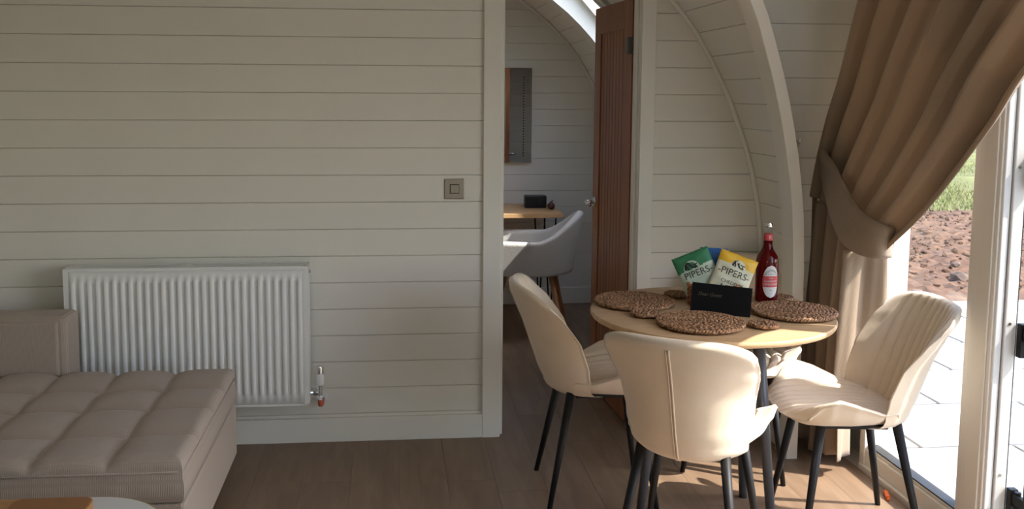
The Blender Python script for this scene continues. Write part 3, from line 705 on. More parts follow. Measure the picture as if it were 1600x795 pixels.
# ---- coffee table and board in the near corner
ct = tag(empty('coffee_table', (-1.15, -1.80, 0)), 'white topped coffee table with thin golden wood edge in front of the sofa', 'coffee table')
def rrect(hx, hy, r, n=14):
    pts = []
    for cx, cy, a0 in ((hx-r, hy-r, 0), (-hx+r, hy-r, 90), (-hx+r, -hy+r, 180), (hx-r, -hy+r, 270)):
        for k in range(n+1): a = math.radians(a0+90*k/n); pts.append((cx+r*math.cos(a), cy+r*math.sin(a)))
    return pts
hx, hy = .565, .325
MB().prism(rrect(hx-.006, hy-.006, .21), 'z', .395, .421).build('tabletop', TABWH, ct)
mb = MB(); o_, i_ = rrect(hx, hy, .215), rrect(hx-.006, hy-.006, .21); mb.grid([[(*q, .392) for q in i_], [(*q, .392) for q in o_], [(*q, .4185) for q in o_], [(*q, .4185) for q in i_]], closed_u=True); mb.build('edge_band', GOLDEDGE, ct)
for sx in (-1, 1):
    for sy in (-1, 1): MB().tube([(sx*.38, sy*.16, .395), (sx*.44, sy*.2, 0)], [.02, .012], 12).build('leg', BEECH, ct)
sb_ = tag(empty('wooden_tray', (-1.10, -1.74, .4215)), 'brown wooden serving board lying on the white coffee table', 'serving board')
MB().prism(rrect(.305, .215, .03), 'z', 0, .020).build('board', BOARDM, sb_)
MB().prism(rrect(.10, .214, .028), 'z', .0201, .0215).build('inlay', mat('inlay_wood', (.33, .14, .045), .45), sb_); sb_.children[1].location = (.20, 0, 0)

# ---- dining table
TX, TY, TZ, TR = 1.125, -.845, .755, .425
table = tag(empty('dining_table', (TX, TY, 0)), 'round light oak dining table on dark metal legs', 'table')
mb = MB(); mb.lathe([(TR-.012, -.022), (TR-.004, -.019), (TR, -.012), (TR, -.005), (TR-.003, 0)], 96, (0, 0, TZ)); smooth_by_angle(mb.build('tabletop', OAKT, table))
mb = MB(); mb.lathe([(.12, -.03), (.12, -.0225)], 40, (0, 0, TZ)); mb.build('mounting_plate', BLACKM, table)
for a in (-34, 34, 180):
    ca, sa = math.cos(math.radians(a)), math.sin(math.radians(a))
    MB().tube([(ca*.165, sa*.165, TZ-.024), (ca*.240, sa*.240, 0)], [.022, .015], 20).build('leg', LEGM, table, smooth=True)

# ---- dining chairs
def make_chair():
    root = empty('dining_chair')
    def ss(t): return t*t*(3-2*t)
    NU, NV = 108, 30
    us = np.linspace(-1, 1, NU+1)
    def rib(u, n=9, lim=.80):
        return 0 if abs(u) > lim else -.017*(1-abs(math.sin((u/lim)*PI*n/2+PI/2*(n % 2 == 0)))**.6)
    # seat: v 0 front .. 1 rear
    def seat_hw(v): return float(np.interp(v, [0, .08, .25, .5, .75, .9, 1], [.198, .214, .236, .234, .206, .186, .176]))
    def seat_top(u, v):
        yf = .245-.055*abs(u)**3.2; yr = -.185+.07*abs(u)**2.4; y = yf+(yr-yf)*v
        z = .470+.010*math.sin(PI*v)-.020*max(0, 1-v/.18)**2 - .012*v
        z += .072*abs(u)**2.8*float(np.interp(v, [0, .12, .3, .5, .8, 1], [.15, .7, 1, .75, .28, .35]))
        return Vector((u*seat_hw(v), y, z))
    top, bot = [], []
    for v in np.linspace(0, 1, NV+1):
        r1, r2 = [], []
        for u in us:
            p = seat_top(u, v); e = (max(0, 1-abs(u)**9))**.5*(1-.75*max(0, 1-v/.07)**2)
            q = p.copy(); q.z += rib(u)*min(1, max(.25, v/.2)); q.z += .006*(e-1); r1.append(q)
            d = Vector((p.x*.93, p.y-.012*max(0, 1-v/.2), .418 + .022*abs(u)**3 + .012*max(0, 1-v/.12))); zz = p.z-(p.z-d.z)*max(.22, e); r2.append(Vector((p.x*(1-.05*e), d.y, zz)))
        top.append(r1); bot.append(r2)
    mb = MB(); mb.grid(top); mb.grid(bot, flip=True)
    n = NU+1
    ringt = [top[0][j] for j in range(n)]+[top[i][-1] for i in range(1, NV+1)]+[top[-1][j] for j in range(n-2, -1, -1)]+[top[i][0] for i in range(NV-1, 0, -1)]
    ringb = [bot[0][j] for j in range(n)]+[bot[i][-1] for i in range(1, NV+1)]+[bot[-1][j] for j in range(n-2, -1, -1)]+[bot[i][0] for i in range(NV-1, 0, -1)]
    mid = [(a+b)/2 + Vector(((a.x)*.03, .010 if a.y > .17 else 0, 0)) for a, b in zip(ringt, ringb)]
    mb.grid([ringt, mid, ringb], closed_u=True)
    o = mb.build('seat', CHAIRM, root); bm = bmesh.new(); bm.from_mesh(o.data); bmesh.ops.remove_doubles(bm, verts=bm.verts, dist=.0003); bmesh.ops.recalc_face_normals(bm, faces=bm.faces); bm.to_mesh(o.data); bm.free()
    for pl in o.data.polygons: pl.use_smooth = True
    # backrest: v 0 bottom .. 1 top; the outside runs on under the seat
    def back_hw(v): return float(np.interp(v, [0, .1, .25, .45, .7, .85, .94, 1], [.188, .194, .199, .206, .225, .229, .226, .215]))
    def zlim(u): return .456+.012*abs(u)**2, .820-.030*abs(u)**6-.006*u*u
    def yc(v): return float(np.interp(v, [0, .12, .3, .6, .85, 1], [-.165, -.186, -.208, -.246, -.284, -.312]))
    def wrp(v): return float(np.interp(v, [0, .2, .5, .8, 1], [.105, .125, .130, .105, .070]))
    inn, out, und = [], [], []
    for v in np.linspace(0, 1, NV+1):
        r1, r2 = [], []
        for u in us:
            zb, zt = zlim(u); z = zb+(zt-zb)*v; p = Vector((u*back_hw(v), yc(v)+wrp(v)*abs(u)**2.3, z))
            e = (max(0, 1-abs(u)**7))**.5*(max(0, 1-max(0, (v-.88)/.12)**3))**.5
            q = p.copy(); q.y += rib(u)*(1 if v < .93 else (1-v)/.07); q.y += .004*(e-1)
            eu = (max(0, 1-abs(u)**7))**.5; th = .050*max(.26, eu)*(1-.22*max(0, (v-.88)/.12)**2); r1.append(q); r2.append(Vector((p.x*(1+.02*e), p.y-th*(1-.2*abs(u)), p.z-.004*(1-e)*(v < .5))))
        inn.append(r1); out.append(r2)
    for k, (dy, dz, sc) in enumerate(((.120, -.052, .93), (.075, -.052, .955), (.040, -.046, .975), (.015, -.032, .99), (.004, -.015, 1.0))):
        und.append([Vector((q.x*sc, q.y+dy*(1-.55*abs(u)**2.5), q.z+dz*(1-.25*abs(u)**3))) for u, q in zip(us, out[0])])
    mb = MB(); mb.grid(inn); mb.grid(und+out, flip=True)
    def ringof(G): return [G[i][-1] for i in range(0, NV+1)]+[G[-1][j] for j in range(n-2, -1, -1)]+[G[i][0] for i in range(NV-1, -1, -1)]
    ra, rb = ringof(inn), ringof(out)
    mid = []
    for a_, b_ in zip(ra, rb):
        c = (a_+b_)/2; mid.append(c+Vector((math.copysign(.005, c.x)*min(1, abs(c.x)/.2)**4, 0, .009 if c.z > .76 else 0)))
    mb.grid([ra, mid, rb])
    o = mb.build('backrest', CHAIRM, root); bm = bmesh.new(); bm.from_mesh(o.data); bmesh.ops.remove_doubles(bm, verts=bm.verts, dist=.0003); bmesh.ops.recalc_face_normals(bm, faces=bm.faces); bm.to_mesh(o.data); bm.free()
    for pl in o.data.polygons: pl.use_smooth = True
    back_ob = o
    # piped seam down the outside of the back
    pts = [q[NU//2]+Vector((0, -.0005, 0)) for q in (und[2:]+out)[:-2]]
    for s in (-.0040, .0040): MB().tube([q+Vector((s, 0, 0)) for q in pts], .0030, 6).build('seam_piping', CHAIRM, back_ob, smooth=True)
    MB().tube([q+Vector((0, -.0005, 0)) for q in pts], .0020, 6).build('seam_groove', PIPING, back_ob, smooth=True)
    for sx in (-1, 1):
        for (ty, fy, tx, fx) in ((.12, .185, .13, .195), (-.13, -.215, .13, .195)):
            MB().tube([(sx*tx, ty, .43), (sx*fx, fy, 0)], [.0165, .0095], 16).build('leg', BLACKM, root, smooth=True)
    MB().box(-.12, .12, -.11, .11, .402, .424, .004).build('under_frame', BLACKM, root)
    return root
chair = make_chair()
GRP = 'beige channelled dining chairs around the round table'
def place(o, x, y, bearing, label):
    o.location = (x, y, 0); o.rotation_euler = (0, 0, -math.radians(bearing)); tag(o, label, 'chair', GRP)
place(chair, .960, -1.185, 32, 'beige upholstered dining chair whose smooth seamed back hides part of the table edge')
place(copy_tree(chair), .785, -.595, 92, 'beige upholstered dining chair beside the doorway, facing the curtain')
place(copy_tree(chair), 1.565, -.985, -83, 'beige upholstered dining chair in front of the glazed doors')
place(copy_tree(chair), 1.42, -.375, 205, 'beige upholstered dining chair behind the bottle, against the boarded corner')

# ---- woven placemats and coasters
def woven(name, R, pitch, rope, lobes):
    root = empty(name); mb = MB(); pts = []; rad = []
    turns = R/pitch; N = int(sum(2*PI*pitch*t for t in np.arange(.5, turns))/ (pitch*.42)); th = 0.0; r = pitch*.4
    while r < R-rope:
        a = th; k = math.sin(th*r/pitch*2.2)
        pts.append((r*math.cos(a), r*math.sin(a), rope+.0022*k)); rad.append(rope*(1+.30*math.sin(th*r/pitch*2.2+1.2)))
        d = pitch*.42/max(r, pitch); th += d; r += pitch*d/(2*PI)
    mb.tube(pts, rad, 6); mb.build('coil', RATTAN, root, smooth=True)
    mb = MB(); nb = int(2*PI*R/(pitch*.9))
    for strand in (0, 1, 2):
        q = []
        for k in range(nb*6):
            a = 2*PI*k/(nb*6); ph = a*nb/3*1.0+strand*2*PI/3
            q.append(((R-rope*.9+rope*.55*math.cos(ph))*math.cos(a), (R-rope*.9+rope*.55*math.cos(ph))*math.sin(a), rope*1.05+rope*.5*math.sin(2*ph)))
        mb.tube(q, rope*.55, 6, closed=True)
    mb.build('braided_edge', RATTAN, root, smooth=True)
    return root
def seat_on_table(o, px0, px1, py, label, group, cat):
    a, b = onZ(px0, py, TZ+.005), onZ(px1, py, TZ+.005)
    return a, b
pm = woven('placemat', .146, .0125, .0068, 40)
pmz = TZ+.0042
mats3 = [((.885, -.705), 'round woven rattan placemat on the table side next to the oak door', 0), ((1.022, -1.040), 'round woven rattan placemat in front of the black card', 1.1), ((1.405, -.908), 'round woven rattan placemat touched by sunlight beside the bottle', 2.3)]
for k, ((x, y), lab, r) in enumerate(mats3):
    o = pm if k == 0 else copy_tree(pm); o.location = (x, y, pmz); o.rotation_euler = (0, 0, r); tag(o, lab, 'placemat', 'woven placemats on the table')
co = woven('coaster', .050, .0115, .0064, 14)
c4 = [((1.078, -.605), 'small woven coaster behind the placemat, left of the wicker basket', 0), ((.871, -.902), 'small woven coaster between two placemats on the open table side', 1), ((1.224, -1.083), 'small woven coaster between the sunlit placemat and the card', 2), ((1.446, -.690), 'small woven coaster tucked behind the bottle', 3)]
c4[0] = ((1.078, -.605), 'small woven coaster beside the wicker basket, far from the bottle', 0)
for k, ((x, y), lab, r) in enumerate(c4):
    o = co if k == 0 else copy_tree(co); o.location = (x, y, pmz); o.rotation_euler = (0, 0, r); tag(o, lab, 'coaster', 'woven coasters on the table')

# ---- wicker basket
BXc, BYc = 1.172, -.735
bk = tag(empty('wicker_basket', (BXc, BYc, TZ+.0005), math.radians(-16)), 'small reddish wicker basket holding crisp packets behind the black card', 'basket')
ob = rrect(.088, .058, .03, 8)
per = len(ob)
MB().prism(rrect(.085, .055, .028, 8), 'z', 0, .006).build('bottom', WICKER, bk)
def along(pts, n):
    P_ = [Vector((*q, 0)) for q in pts]+[Vector((*pts[0], 0))]; L_ = [0]
    for a, b in zip(P_, P_[1:]): L_.append(L_[-1]+(b-a).length)
    out = []
    for k in range(n):
        s = L_[-1]*k/n; i = max(j for j in range(len(L_)) if L_[j] <= s); i = min(i, len(P_)-2); u = (s-L_[i])/max(1e-9, L_[i+1]-L_[i]); p = P_[i].lerp(P_[i+1], u)
        t_ = (P_[i+1]-P_[i]).normalized(); out.append((p, Vector((t_.y, -t_.x, 0))))
    return out
ring = along(ob, 88)
for rw in range(9):
    q = [p*(1+.0012*rw)+nn_*.0028*(1 if (k//2+rw) % 2 else -1)+Vector((0, 0, .008+rw*.0075)) for k, (p, nn_) in enumerate(ring)]
    MB().tube(q, .0035, 6, closed=True).build('weave_row', WICKER, bk, smooth=True)
mb = MB()
for k, (p, nn_) in enumerate(ring):
    if k % 4 == 0: mb.tube([p+Vector((0, 0, .002)), p*1.012+Vector((0, 0, .074))], .0024, 6)
mb.build('stakes', WICKER, bk)
for s in (0, PI):
    q = [p*1.015+nn_*.003*math.sin(k*.9+s)+Vector((0, 0, .076+.003*math.cos(k*.9+s))) for k, (p, nn_) in enumerate(ring)]
    MB().tube(q, .0045, 6, closed=True).build('rim', WICKER, bk, smooth=True)

# ---- crisp packets
def packet(name, W, H, split, mats_, label, loc, rot, lines, emblem, D=.022):
    """local x across, z up, y thickness; front faces -y. split: z of the colour change as function of x"""
    root = empty(name, loc); root.rotation_euler = rot
    nu, nv = 36, 48; mb = MB()
    def T(u, v): return D*(max(0, 1-abs(u)**2.6))**.6*(max(0, 1-abs(v)**4))**.5*(1+.10*math.sin(5*u+7*v)+.07*math.sin(13*v-4*u))
    for s in (-1, 1):
        G = []
        for v in np.linspace(-1, 1, nv+1):
            G.append([(u*W/2*(1-.03*(1-abs(v))), s*T(u, v)+.002*math.sin(9*u)*(abs(v) > .93), H/2+v*H/2) for u in np.linspace(-1, 1, nu+1)])
        n0 = len(mb.f); mb.grid(G, flip=(s < 0))
        for i in range(n0, len(mb.f)):
            c = np.mean([mb.v[j] for j in mb.f[i]], axis=0); mb.m[i] = 1 if c[2] < split(c[0]) else 0
    o = mb.build('bag', mats_, root, smooth=True, recalc=False)
    def put(v, f, name_, m_, dx, dz, ang=0):
        ca, sa = math.cos(ang), math.sin(ang); V_ = []
        for q in v:
            x, z = q[0]*ca-q[1]*sa+dx, q[0]*sa+q[1]*ca+dz
            V_.append((x, -T(max(-1, min(1, x/(W/2))), max(-1, min(1, (z-H/2)/(H/2))))-.0012, z))
        return obj(name_, V_, f, m_, o)
    for body, size, dx, dz, m_ in lines:
        v, f = text_mesh(body, size); put(v, f, 'lettering', m_, dx, dz)
    ex, ez, es = emblem
    # pale dome behind the emblem and the inked strokes on it
    dome = [(math.cos(a)*es, math.sin(a)*es*.95) for a in np.linspace(-.15, PI+.15, 20)]
    put(dome, [tuple(range(len(dome)))], 'emblem_ground', mats_[1], ex, ez-.2*es)
    def stroke(pts, w_):
        V_, F_ = [], []
        for (x0, y0), (x1, y1) in zip(pts, pts[1:]):
            l = math.hypot(x1-x0, y1-y0) or 1; nx_, ny_ = -(y1-y0)/l*w_, (x1-x0)/l*w_; k = len(V_)
            V_ += [(x0+nx_, y0+ny_), (x0-nx_, y0-ny_), (x1-nx_, y1-ny_), (x1+nx_, y1+ny_)]; F_.append((k, k+1, k+2, k+3))
        return V_, F_
    for pts, w_ in (([(-.75, -.25), (-.7, .2), (-.5, .55), (-.2, .6), (-.05, .35), (-.1, .05)], .13), ([(-.55, .3), (-.4, -.1), (-.5, -.3)], .10), ([(.0, .0), (.3, -.2), (.55, -.25)], .13), ([(.15, .25), (.5, .15), (.85, .2)], .06), ([(.5, .1), (.6, -.2), (.7, -.35)], .08), ([(-.25, .45), (-.1, .1), (.1, -.15)], .07)):
        v, f = stroke([(a*es, b*es*.9) for a, b in pts], w_*es); V_ = [(*q, 0) for q in v]
        e = put(v, f, 'emblem', INK, ex, ez); e.location = (0, -.0008, 0)
    tag(root, label, 'crisp packet', 'crisp packets in the wicker basket'); return root
ZB = TZ+.0155
ZP = TZ+.040
packet('crisp_packet', .140, .162, lambda x: .104+.08*x, [GREENP, GREENL], 'green crisp packet leaning in the wicker basket', (1.145, -.742, ZP), (math.radians(-12), math.radians(-24), math.radians(-14)),
       [('PIPERS-', .034, .004, .083, INK), ('. . . . . . .', .010, .006, .064, INK)], (-.012, .112, .030), D=.015)
packet('crisp_packet', .140, .162, lambda x: .119-.05*x, [YELLP, CREAMP], 'yellow and cream crisp packet leaning in the wicker basket', (1.200, -.778, ZP-.004), (math.radians(-12), math.radians(20), math.radians(-14)),
       [('-PIPERS-', .034, .0, .090, INK), ('. . . . . . .', .010, .006, .070, INK), ('CHEDDAR', .018, .006, .054, INK), ('& ONION', .018, .006, .036, INK)], (.006, .122, .028), D=.015)
packet('crisp_packet', .10, .188, lambda x: -1, [BLUEP, BLUEP], 'blue crisp packet standing behind the green and yellow ones', (1.172, -.708, ZB), (math.radians(-4), math.radians(3), math.radians(-12)), [], (.0, .09, .001), D=.012)

# ---- black card with gold handwriting
a, b = onZ(1078, 488, TZ), onZ(1172, 496, TZ); a = Vector(a); b = Vector(b); d = (b-a); wd = d.length; ang = math.atan2(d.y, d.x)
card = tag(empty('greeting_card', ((a+b)/2)[:], ang), 'black card with faint gold handwriting propped against the wicker basket', 'card'); card.location.z = TZ+.0006
card.rotation_euler = (math.radians(-9), math.radians(2.2), ang)
cp_ob = MB().box(-wd/2, wd/2, 0, .003, 0, .104, .0006).build('card_panel', PAPERB, card)
v, f = text_mesh('Dear Guest', .017, shear=.35); obj('handwriting', [(q[0]-.040, -.0006, q[1]+.066) for q in v], f, GOLDINK, cp_ob)

# ---- lemonade bottle
bp_ = onZ(1196.5, 470.5, TZ); bot = tag(empty('lemonade_bottle', (bp_[0], bp_[1], TZ)), 'glass bottle of red raspberry lemonade with oval white label', 'bottle')
Rb = .0415
prof = [(.033, .0), (.039, .003), (Rb, .010), (Rb-.0006, .02), (Rb-.0006, .135), (Rb, .142), (Rb-.001, .158), (.037, .172), (.028, .186), (.0205, .198), (.0165, .212), (.0158, .232)]
mb = MB(); mb.lathe(prof, 48); mb.build('bottle_body', LIQUID, bot, smooth=True)
mb = MB(); mb.lathe([(.0159, .2322), (.0150, .252), (.0138, .276), (.0134, .284)], 32); mb.build('clear_neck', CLEARG, bot, smooth=True)
mb = MB(); mb.lathe([(.0146, .281), (.0152, .284), (.0152, .294), (.0138, .297)], 32); smooth_by_angle(mb.build('cap', CHROME, bot))
mb = MB(); mb.lathe([(.0168, .231), (.0166, .235), (.0158, .252), (.0152, .256)], 32); nl_ob = mb.build('neck_label', REDL, bot, smooth=True)
LA = math.radians(-90)                                                            # direction the label faces
def wrap(v, r, zc, a0=LA): return [((r)*math.cos(a0+q[0]/Rb), r*math.sin(a0+q[0]/Rb), zc+q[1]) for q in v]
def disc(rx, rz, n=40): return [(0, 0)]+[(rx*math.cos(2*PI*k/n), rz*math.sin(2*PI*k/n)) for k in range(n)]
def label_patch(rx, rz, zc, r, m_, name, z0=-1, z1=1):
    """oval label on the cylinder, cut to z0..z1"""
    G = []
    for z in np.linspace(max(-rz, z0), min(rz, z1), 24):
        hw_ = rx*math.sqrt(max(0, 1-(z/rz)**2)); G.append([(u*hw_, z) for u in np.linspace(-1, 1, 20)])
    mb = MB(); mb.grid([[(*wrap([q], r, zc)[0],) for q in row_] for row_ in G]); return mb.build(name, m_, bot, smooth=True)
zc = .082
lab_ob = label_patch(.031, .0605, zc, Rb+.0004, WHITEL, 'label')
label_patch(.0305, .0600, zc, Rb+.0008, REDL, 'label_band', -.020, .021).parent = lab_ob
def lab_text(s_, size, dz, m_, r=Rb+.0012, arch=0.0):
    v, f = text_mesh(s_, size); v = [(q[0], q[1]+dz-arch*q[0]**2/.03) for q in v]; obj('lettering', wrap(v, r, zc), f, m_, lab_ob)
lab_text('FENTIMANS', .0105, .042, INK, arch=.9); lab_text('RASPBERRY', .0095, .001, WHITEL); lab_text('LEMONADE', .0105, -.010, WHITEL); lab_text('ROSE', .006, .013, WHITEL); lab_text('botanically brewed', .0045, .028, INK); lab_text('750ml', .005, -.032, INK)
for k in range(3): lab_text('- - - - - - -', .004, -.040-.005*k, INK)
v, f = text_mesh('F', .016); obj('neck_lettering', [(.0172*math.cos(LA+q[0]/.0165), .0172*math.sin(LA+q[0]/.0165), .243+q[1]) for q in v], f, WHITEL, nl_ob)

# ================================================================== CURTAIN
def poly_at(pts, n):
    """resample a polyline smoothly by arc length"""
    p = np.array(pts, float); L_ = np.r_[0, np.cumsum(np.hypot(*np.diff(p, axis=0).T))]; t = np.linspace(0, L_[-1], n)
    q = np.c_[[np.interp(t, L_, p[:, k]) for k in range(p.shape[1])]].T
    for _ in range(6): q[1:-1] = (q[:-2]+2*q[1:-1]+q[2:])/4
    return q
XC = 1.822
lead = [tuple(onX(px, py, 1.85)[1:]) for px, py in ((1598, 145), (1590, 170), (1540, 236), (1500, 290), (1450, 348), (1412, 381), (1398, 395))]
lead = [(-2.02, 2.33), (-1.93, 2.0), (-1.83, 1.88), (-1.68, 1.765), (-1.52, 1.635)] + lead
back_ = [tuple(onX(px, py, 1.83)[1:]) for px, py in ((1347, 0), (1322, 110), (1303, 170), (1287, 235), (1276, 300))]
back_ = [(-.66, 2.33)] + back_
NT, NS = 60, 220
C1, C0 = poly_at(lead, NT), poly_at(back_, NT)
curtain = tag(empty('curtain', (1.84, -.6, 0)), 'long brown beige curtain drawn aside and tied back at the glazed doors', 'curtain'); CL = curtain.location.copy()
def fold(s, t):
    f1 = math.sin(2*PI*(6.6*s**.92)+.6); f2 = math.sin(2*PI*(3.1*s)+1.7+.8*t); f3 = math.sin(2*PI*13*s+2.0*t)
    sharp = math.copysign(abs(f1)**.7, f1)
    return .72*sharp+.30*f2+.10*f3
P = []
for i in range(NT):
    t = i/(NT-1); rowp = []
    amp = .058*(1-.62*t)+.012*math.sin(PI*t)
    xb = XC - .02*t
    for j in range(NS+1):
        s = j/NS; w = s**1.05
        y = C0[i, 0]*(1-w)+C1[i, 0]*w; z = C0[i, 1]*(1-w)+C1[i, 1]*w
        sag = .06*math.sin(PI*t)*math.sin(PI*s); ro = min(1, (1-s)/.05)
        xx = xb+amp*fold(s, t)*(.4+.6*ro)+(1-ro)*.012
        rowp.append((min(xx, 1.893)-CL.x, y-CL.y, z-sag-CL.z))
    P.append(rowp)
mb = MB(); mb.grid(P); dr = mb.build('upper_drape', CURTM, curtain, smooth=True, recalc=False); so = dr.modifiers.new('t', 'SOLIDIFY'); so.thickness = .004
# long fall behind and below the tie
topY = [C0[-1, 0], -.60]; NB = 40
P = []
for i in range(NB):
    t = i/(NB-1); rowp = []
    for j in range(121):
        s = j/120
        y0, y1 = C0[-1, 0]*(1-t)+(-.150)*t, -.585+.02*math.sin(3*t)
        y = y0+(y1-y0)*s; z = (1.10-.10*s)*(1-t)+(.035+.03*s*math.sin(9*s+1)+.05*max(0, s-.75)/.25)*t
        amp = .020+.026*math.sin(min(1, t*1.3)*PI/2)
        x = 1.806+amp*(.8*math.sin(2*PI*3.6*s+.4+.7*t)+.3*math.sin(2*PI*7.7*s-1.2*t))-.012*t
        rowp.append((min(x, 1.888)-CL.x, y-CL.y, z))
    P.append(rowp)
mb = MB(); mb.grid(P); o = mb.build('lower_drape', CURTM, curtain, smooth=True, recalc=False); so = o.modifiers.new('t', 'SOLIDIFY'); so.thickness = .004
# front layer, pulled up short by the tie, with a turned hem
hemL, hemR = onX(1301, 592, 1.70), onX(1381, 586, 1.884)
topL, topR = onX(1318, 390, 1.735), onX(1386, 398, 1.882)
P = []
for i in range(NB+4):
    t = min(1, i/(NB-1)); rowp = []
    for j in range(61):
        s = j/60; a = topL*(1-s)+topR*s; b = hemL*(1-s)+hemR*s; p = a*(1-t)+b*t
        pin = .5+.5*min(1, t*3); off = .011*pin*(math.sin(2*PI*1.35*s+.3)+.25*math.sin(2*PI*3.3*s+2*t))
        hem = -.004 if .90 < t <= .905 else 0
        yv = p[1]
        rowp.append((min(p[0]-off*.25, 1.888)-CL.x, yv-off*.9+hem-CL.y, p[2]-.012*math.sin(PI*s)*t))
    P.append(rowp)
    if t >= 1: break
mb = MB(); mb.grid(P); o = mb.build('front_drape', CURTM, curtain, smooth=True, recalc=False); so = o.modifiers.new('t', 'SOLIDIFY'); so.thickness = .005
mb = MB(); r_ = P[-4]; mb.tube([(q[0], q[1]-.003, q[2]) for q in r_], .0016, 5); mb.build('hem_stitch', CURTM, curtain)
mb = MB(); mb.tube([(1.83, YCHEEK-.001, 2.355), (1.83, YD_END+.02, 2.355)], .010, 10); tag(mb.build('curtain_rail', PLASTW), 'white curtain rail under the recess ceiling', 'curtain rail')
# tieback: band of the same cloth from a hook on the cheek wall around the bundle
tie = tag(empty('curtain_tieback', (1.77, -.1, 1.28)), 'brown fabric tieback band gathering the curtain to a wall hook', 'tieback'); TL = Vector(tie.location)
topE = [(1288, 234, 1.772), (1303, 252, 1.765), (1322, 290, 1.752), (1340, 322, 1.742), (1362, 343, 1.745), (1382, 352, 1.765), (1397, 356, 1.80), (1402, 357, 1.845)]
botE = [(1285, 252, 1.772), (1286, 290, 1.762), (1298, 338, 1.748), (1312, 375, 1.738), (1335, 395, 1.740), (1360, 403, 1.758), (1382, 404, 1.795), (1393, 402, 1.845)]
A_ = poly_at([onX(*q) for q in topE], 40) if False else None
def sm3(pts, n):
    p = np.array(pts, float); L_ = np.r_[0, np.cumsum(np.linalg.norm(np.diff(p, axis=0), axis=1))]; t = np.linspace(0, L_[-1], n); q = np.c_[[np.interp(t, L_, p[:, k]) for k in range(3)]].T
    for _ in range(10): q[1:-1] = (q[:-2]+2*q[1:-1]+q[2:])/4
    return q
tE, bE = sm3([onX(*q) for q in topE], 44), sm3([onX(*q) for q in botE], 44)
for arr in (tE, bE): arr[:, 1] = np.minimum(arr[:, 1], YCHEEK-.012)
rowsT = []
for u in np.linspace(0, 1, 9):
    bul = .010*math.sin(PI*u); rowsT.append([((tE[k]*(1-u)+bE[k]*u)-np.array([bul, 0, 0])-np.array(TL)) for k in range(44)])
mb = MB(); mb.grid(rowsT); o = mb.build('band', CURTM, tie, smooth=True, recalc=False); so = o.modifiers.new('t', 'SOLIDIFY'); so.thickness = .006
# return of the band behind the bundle
bk1 = sm3([tE[-1], np.array([1.885, -.70, 1.06]), np.array([1.885, -.40, 1.14]), np.array([1.86, -.12, 1.25]), tE[0]+np.array([.02, -.006, 0])], 30)
bk2 = sm3([bE[-1], np.array([1.885, -.70, .95]), np.array([1.885, -.40, 1.05]), np.array([1.86, -.12, 1.21]), bE[0]+np.array([.02, -.006, 0])], 30)
mb = MB(); mb.grid([[q-np.array(TL) for q in bk1], [q-np.array(TL) for q in (bk1+bk2)/2], [q-np.array(TL) for q in bk2]]); mb.build('band_return', CURTM, tie, smooth=True, recalc=False)
hk = Vector((tE[0][0], YCHEEK, tE[0][2]+.014))-TL
MB().tube([hk, hk+Vector((0, -.02, 0)), hk+Vector((0, -.028, .008)), hk+Vector((0, -.028, .022))], .0035, 8).box(hk.x-.007, hk.x+.007, hk.y-.003, hk.y+.0, hk.z-.014, hk.z+.014).build('hook', CHROME, tie)

# ---- orange plastic bit on the door sill
p = onZ(1372, 776, .0); og = tag(empty('orange_clip', (1.872, p[1], 0.001), math.radians(70)), 'small orange plastic clip on the floor by the door sill', 'clip')
MB().box(-.03, .03, -.008, .008, 0, .014, .003).build('clip_body', ORANGE, og); MB().box(-.045, -.028, -.005, .005, 0, .008, .002).build('clip_tip', ORANGE, og)

# ================================================================== BEDROOM THINGS
# ---- mirror with a line of light dots
ml, mr_ = .44, onY(831, 180, YF-.03)[0]; mz0, mz1 = onY(831, 254, YF-.03)[2], onY(831, 106, YF-.03)[2]
mi = tag(empty('wall_mirror', ((ml+mr_)/2, YF, mz0)), 'frameless mirror with a dotted light strip above the desk', 'mirror'); mw = (mr_-ml)/2; mh = mz1-mz0
MB().box(-mw+.005, mw-.005, -.026, -.001, .005, mh-.005).build('mirror_box', PLASTW, mi)
MB().box(-mw, mw, -.031, -.0265, 0, mh, .001).build('mirror_glass', MIRROR, mi)
xdot = onY(818, 180, YF-.03)[0]-(ml+mr_)/2
for xd in (xdot, -xdot):
    mb = MB()
    for k in range(30):
        z = .05+k*(mh-.115)/29; mb.tube([(xd, -.0318, z), (xd, -.0311, z)], .0045, 8)
    mb.build('light_dots', mat('dot_grey', (.03, .03, .035), .5), mi)['kind'] = 'stuff'
# ---- desk
desk = tag(empty('desk', (.55, 2.33, 0)), 'slim oak desk on black hairpin legs under the mirror', 'desk')
MB().box(-.75, .575, -.30, .27, .708, .738, .003).build('desktop', DESKM, desk)
for sx, x in ((-1, -.66), (1, .50)):
    for sy, y in ((-1, -.22), (1, .21)):
        mb = MB(); mb.tube([(x-.04, y, .708), (x, y+sy*.025, .006), (x+.005, y+sy*.025, .003), (x+.04, y, .708)], .0055, 8); mb.build('hairpin_leg', BLACKM, desk)
p = onZ(836, 324, .738)
bx_ = tag(empty('black_gadget', (p[0], p[1], .739)), 'black box with round knob on the desk', 'box')
bb_ob = MB().box(-.075, .075, -.04, .04, 0, .085, .006).build('box_body', BLACKBOX, bx_)
MB().tube([(.045, -.04, .04), (.045, -.056, .04)], .024, 20).build('knob', BLACKBOX, bb_ob, smooth=False)
p2 = onZ(861, 327, .738); rt = tag(empty('round_trinket', (p2[0], p2[1], .739)), 'small dark reddish round trinket beside the black box', 'ornament')
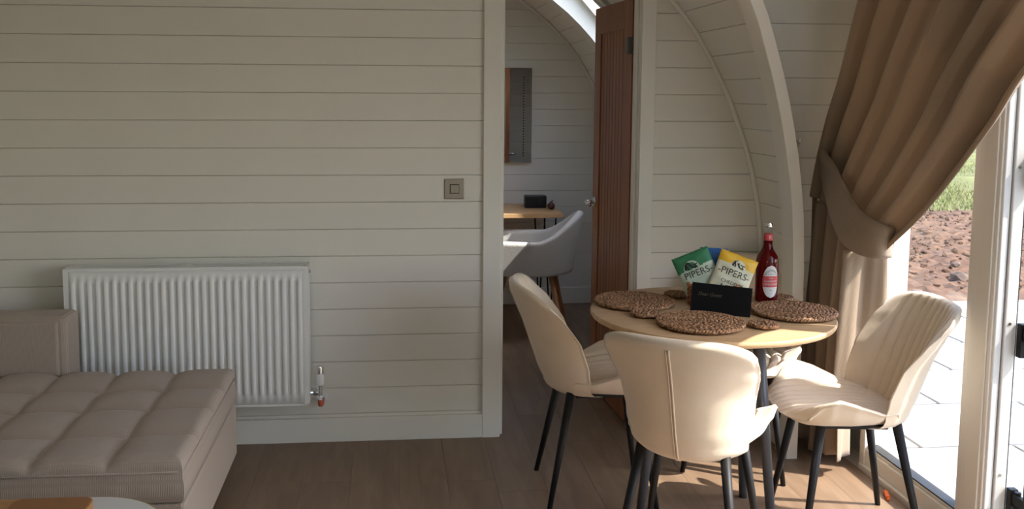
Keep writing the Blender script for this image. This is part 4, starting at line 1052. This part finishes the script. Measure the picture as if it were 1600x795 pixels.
mb = MB(); mb.lathe([(.012, 0), (.022, .006), (.027, .02), (.023, .036), (.010, .045), (.008, .052)], 20); mb.build('ball', BROWNR, rt, smooth=True); MB().tube([(.0, 0, .05), (.012, -.004, .060)], [.005, .003], 8).build('stalk', BROWNR, rt)
# ---- white tub chair
tub = tag(empty('tub_chair', (.86, 1.80, 0), math.radians(78)), 'white upholstered tub chair with wooden legs at the desk', 'chair')
# local: faces +y, wraps round the back
NA, NH = 60, 16
def tub_pt(a, hfrac, inner):
    """a -1..1 around from left arm tip over the back to right arm tip"""
    th = a*math.radians(128); r = .285-(.05 if inner else 0); x = r*math.sin(th)*1.02; y = -r*math.cos(th)
    if abs(th) > PI/2: y = (abs(th)-PI/2)*.42; x = math.copysign(r*1.02-.012*(abs(th)-PI/2), a)
    hgt = .615+.165*(.5+.5*math.cos(PI*min(1, abs(a)/.60)))**.8
    lo = .415; z = lo+(hgt-lo)*hfrac; fl = (hfrac-.3)*.055
    return Vector((x*(1+fl*.9), y*(1+fl) - .05*hfrac*max(0, 1-abs(a)/.6), z-(.0 if not inner else .004)))
mb = MB(); O_ = [[tub_pt(a, h_, False) for a in np.linspace(-1, 1, NA+1)] for h_ in np.linspace(0, 1, NH+1)]; I_ = [[tub_pt(a, h_, True) for a in np.linspace(-1, 1, NA+1)] for h_ in np.linspace(0, 1, NH+1)]
mid = [(a+b)/2+Vector((0, 0, .016)) for a, b in zip(O_[-1], I_[-1])]
mb.grid(O_); mb.grid(I_, flip=True); mb.grid([O_[-1], [a*.8+b*.2+Vector((0, 0, .010)) for a, b in zip(O_[-1], I_[-1])], mid, [a*.2+b*.8+Vector((0, 0, .010)) for a, b in zip(O_[-1], I_[-1])], I_[-1]])
for e in (0, -1): mb.grid([[r[e] for r in O_], [(r[e]+s[e])/2+Vector((0, .014, 0)) for r, s in zip(O_, I_)], [r[e] for r in I_]])
mb.grid([O_[0], I_[0]])
o = mb.build('shell', BOUCLE, tub, smooth=True); bm = bmesh.new(); bm.from_mesh(o.data); bmesh.ops.remove_doubles(bm, verts=bm.verts, dist=.0005); bmesh.ops.recalc_face_normals(bm, faces=bm.faces); bm.to_mesh(o.data); bm.free()
mb = MB(); mb.lathe([(.20, .0), (.245, .012), (.25, .06), (.235, .085), (.12, .096)], 40, (0, .0, .405), sy=1.0); mb.build('seat_cushion', BOUCLE, tub, smooth=True)
for sx in (-1, 1):
    for sy in (-1, 1):
        lg = MB().tube([(sx*.155, sy*.15, .415), (sx*.235, sy*.235, 0)], [.018, .011], 14).build('leg', BEECH, tub, smooth=True)
        MB().tube([(sx*.152, sy*.147, .43), (sx*.158, sy*.153, .40)], .022, 14).build('leg_socket', BLACKM, tub)
q = tub_pt(.62, .35, False); MB().tube([q, q*1.0+Vector((.008, 0, 0))], .010, 12).build('button', BLUEB, tub)
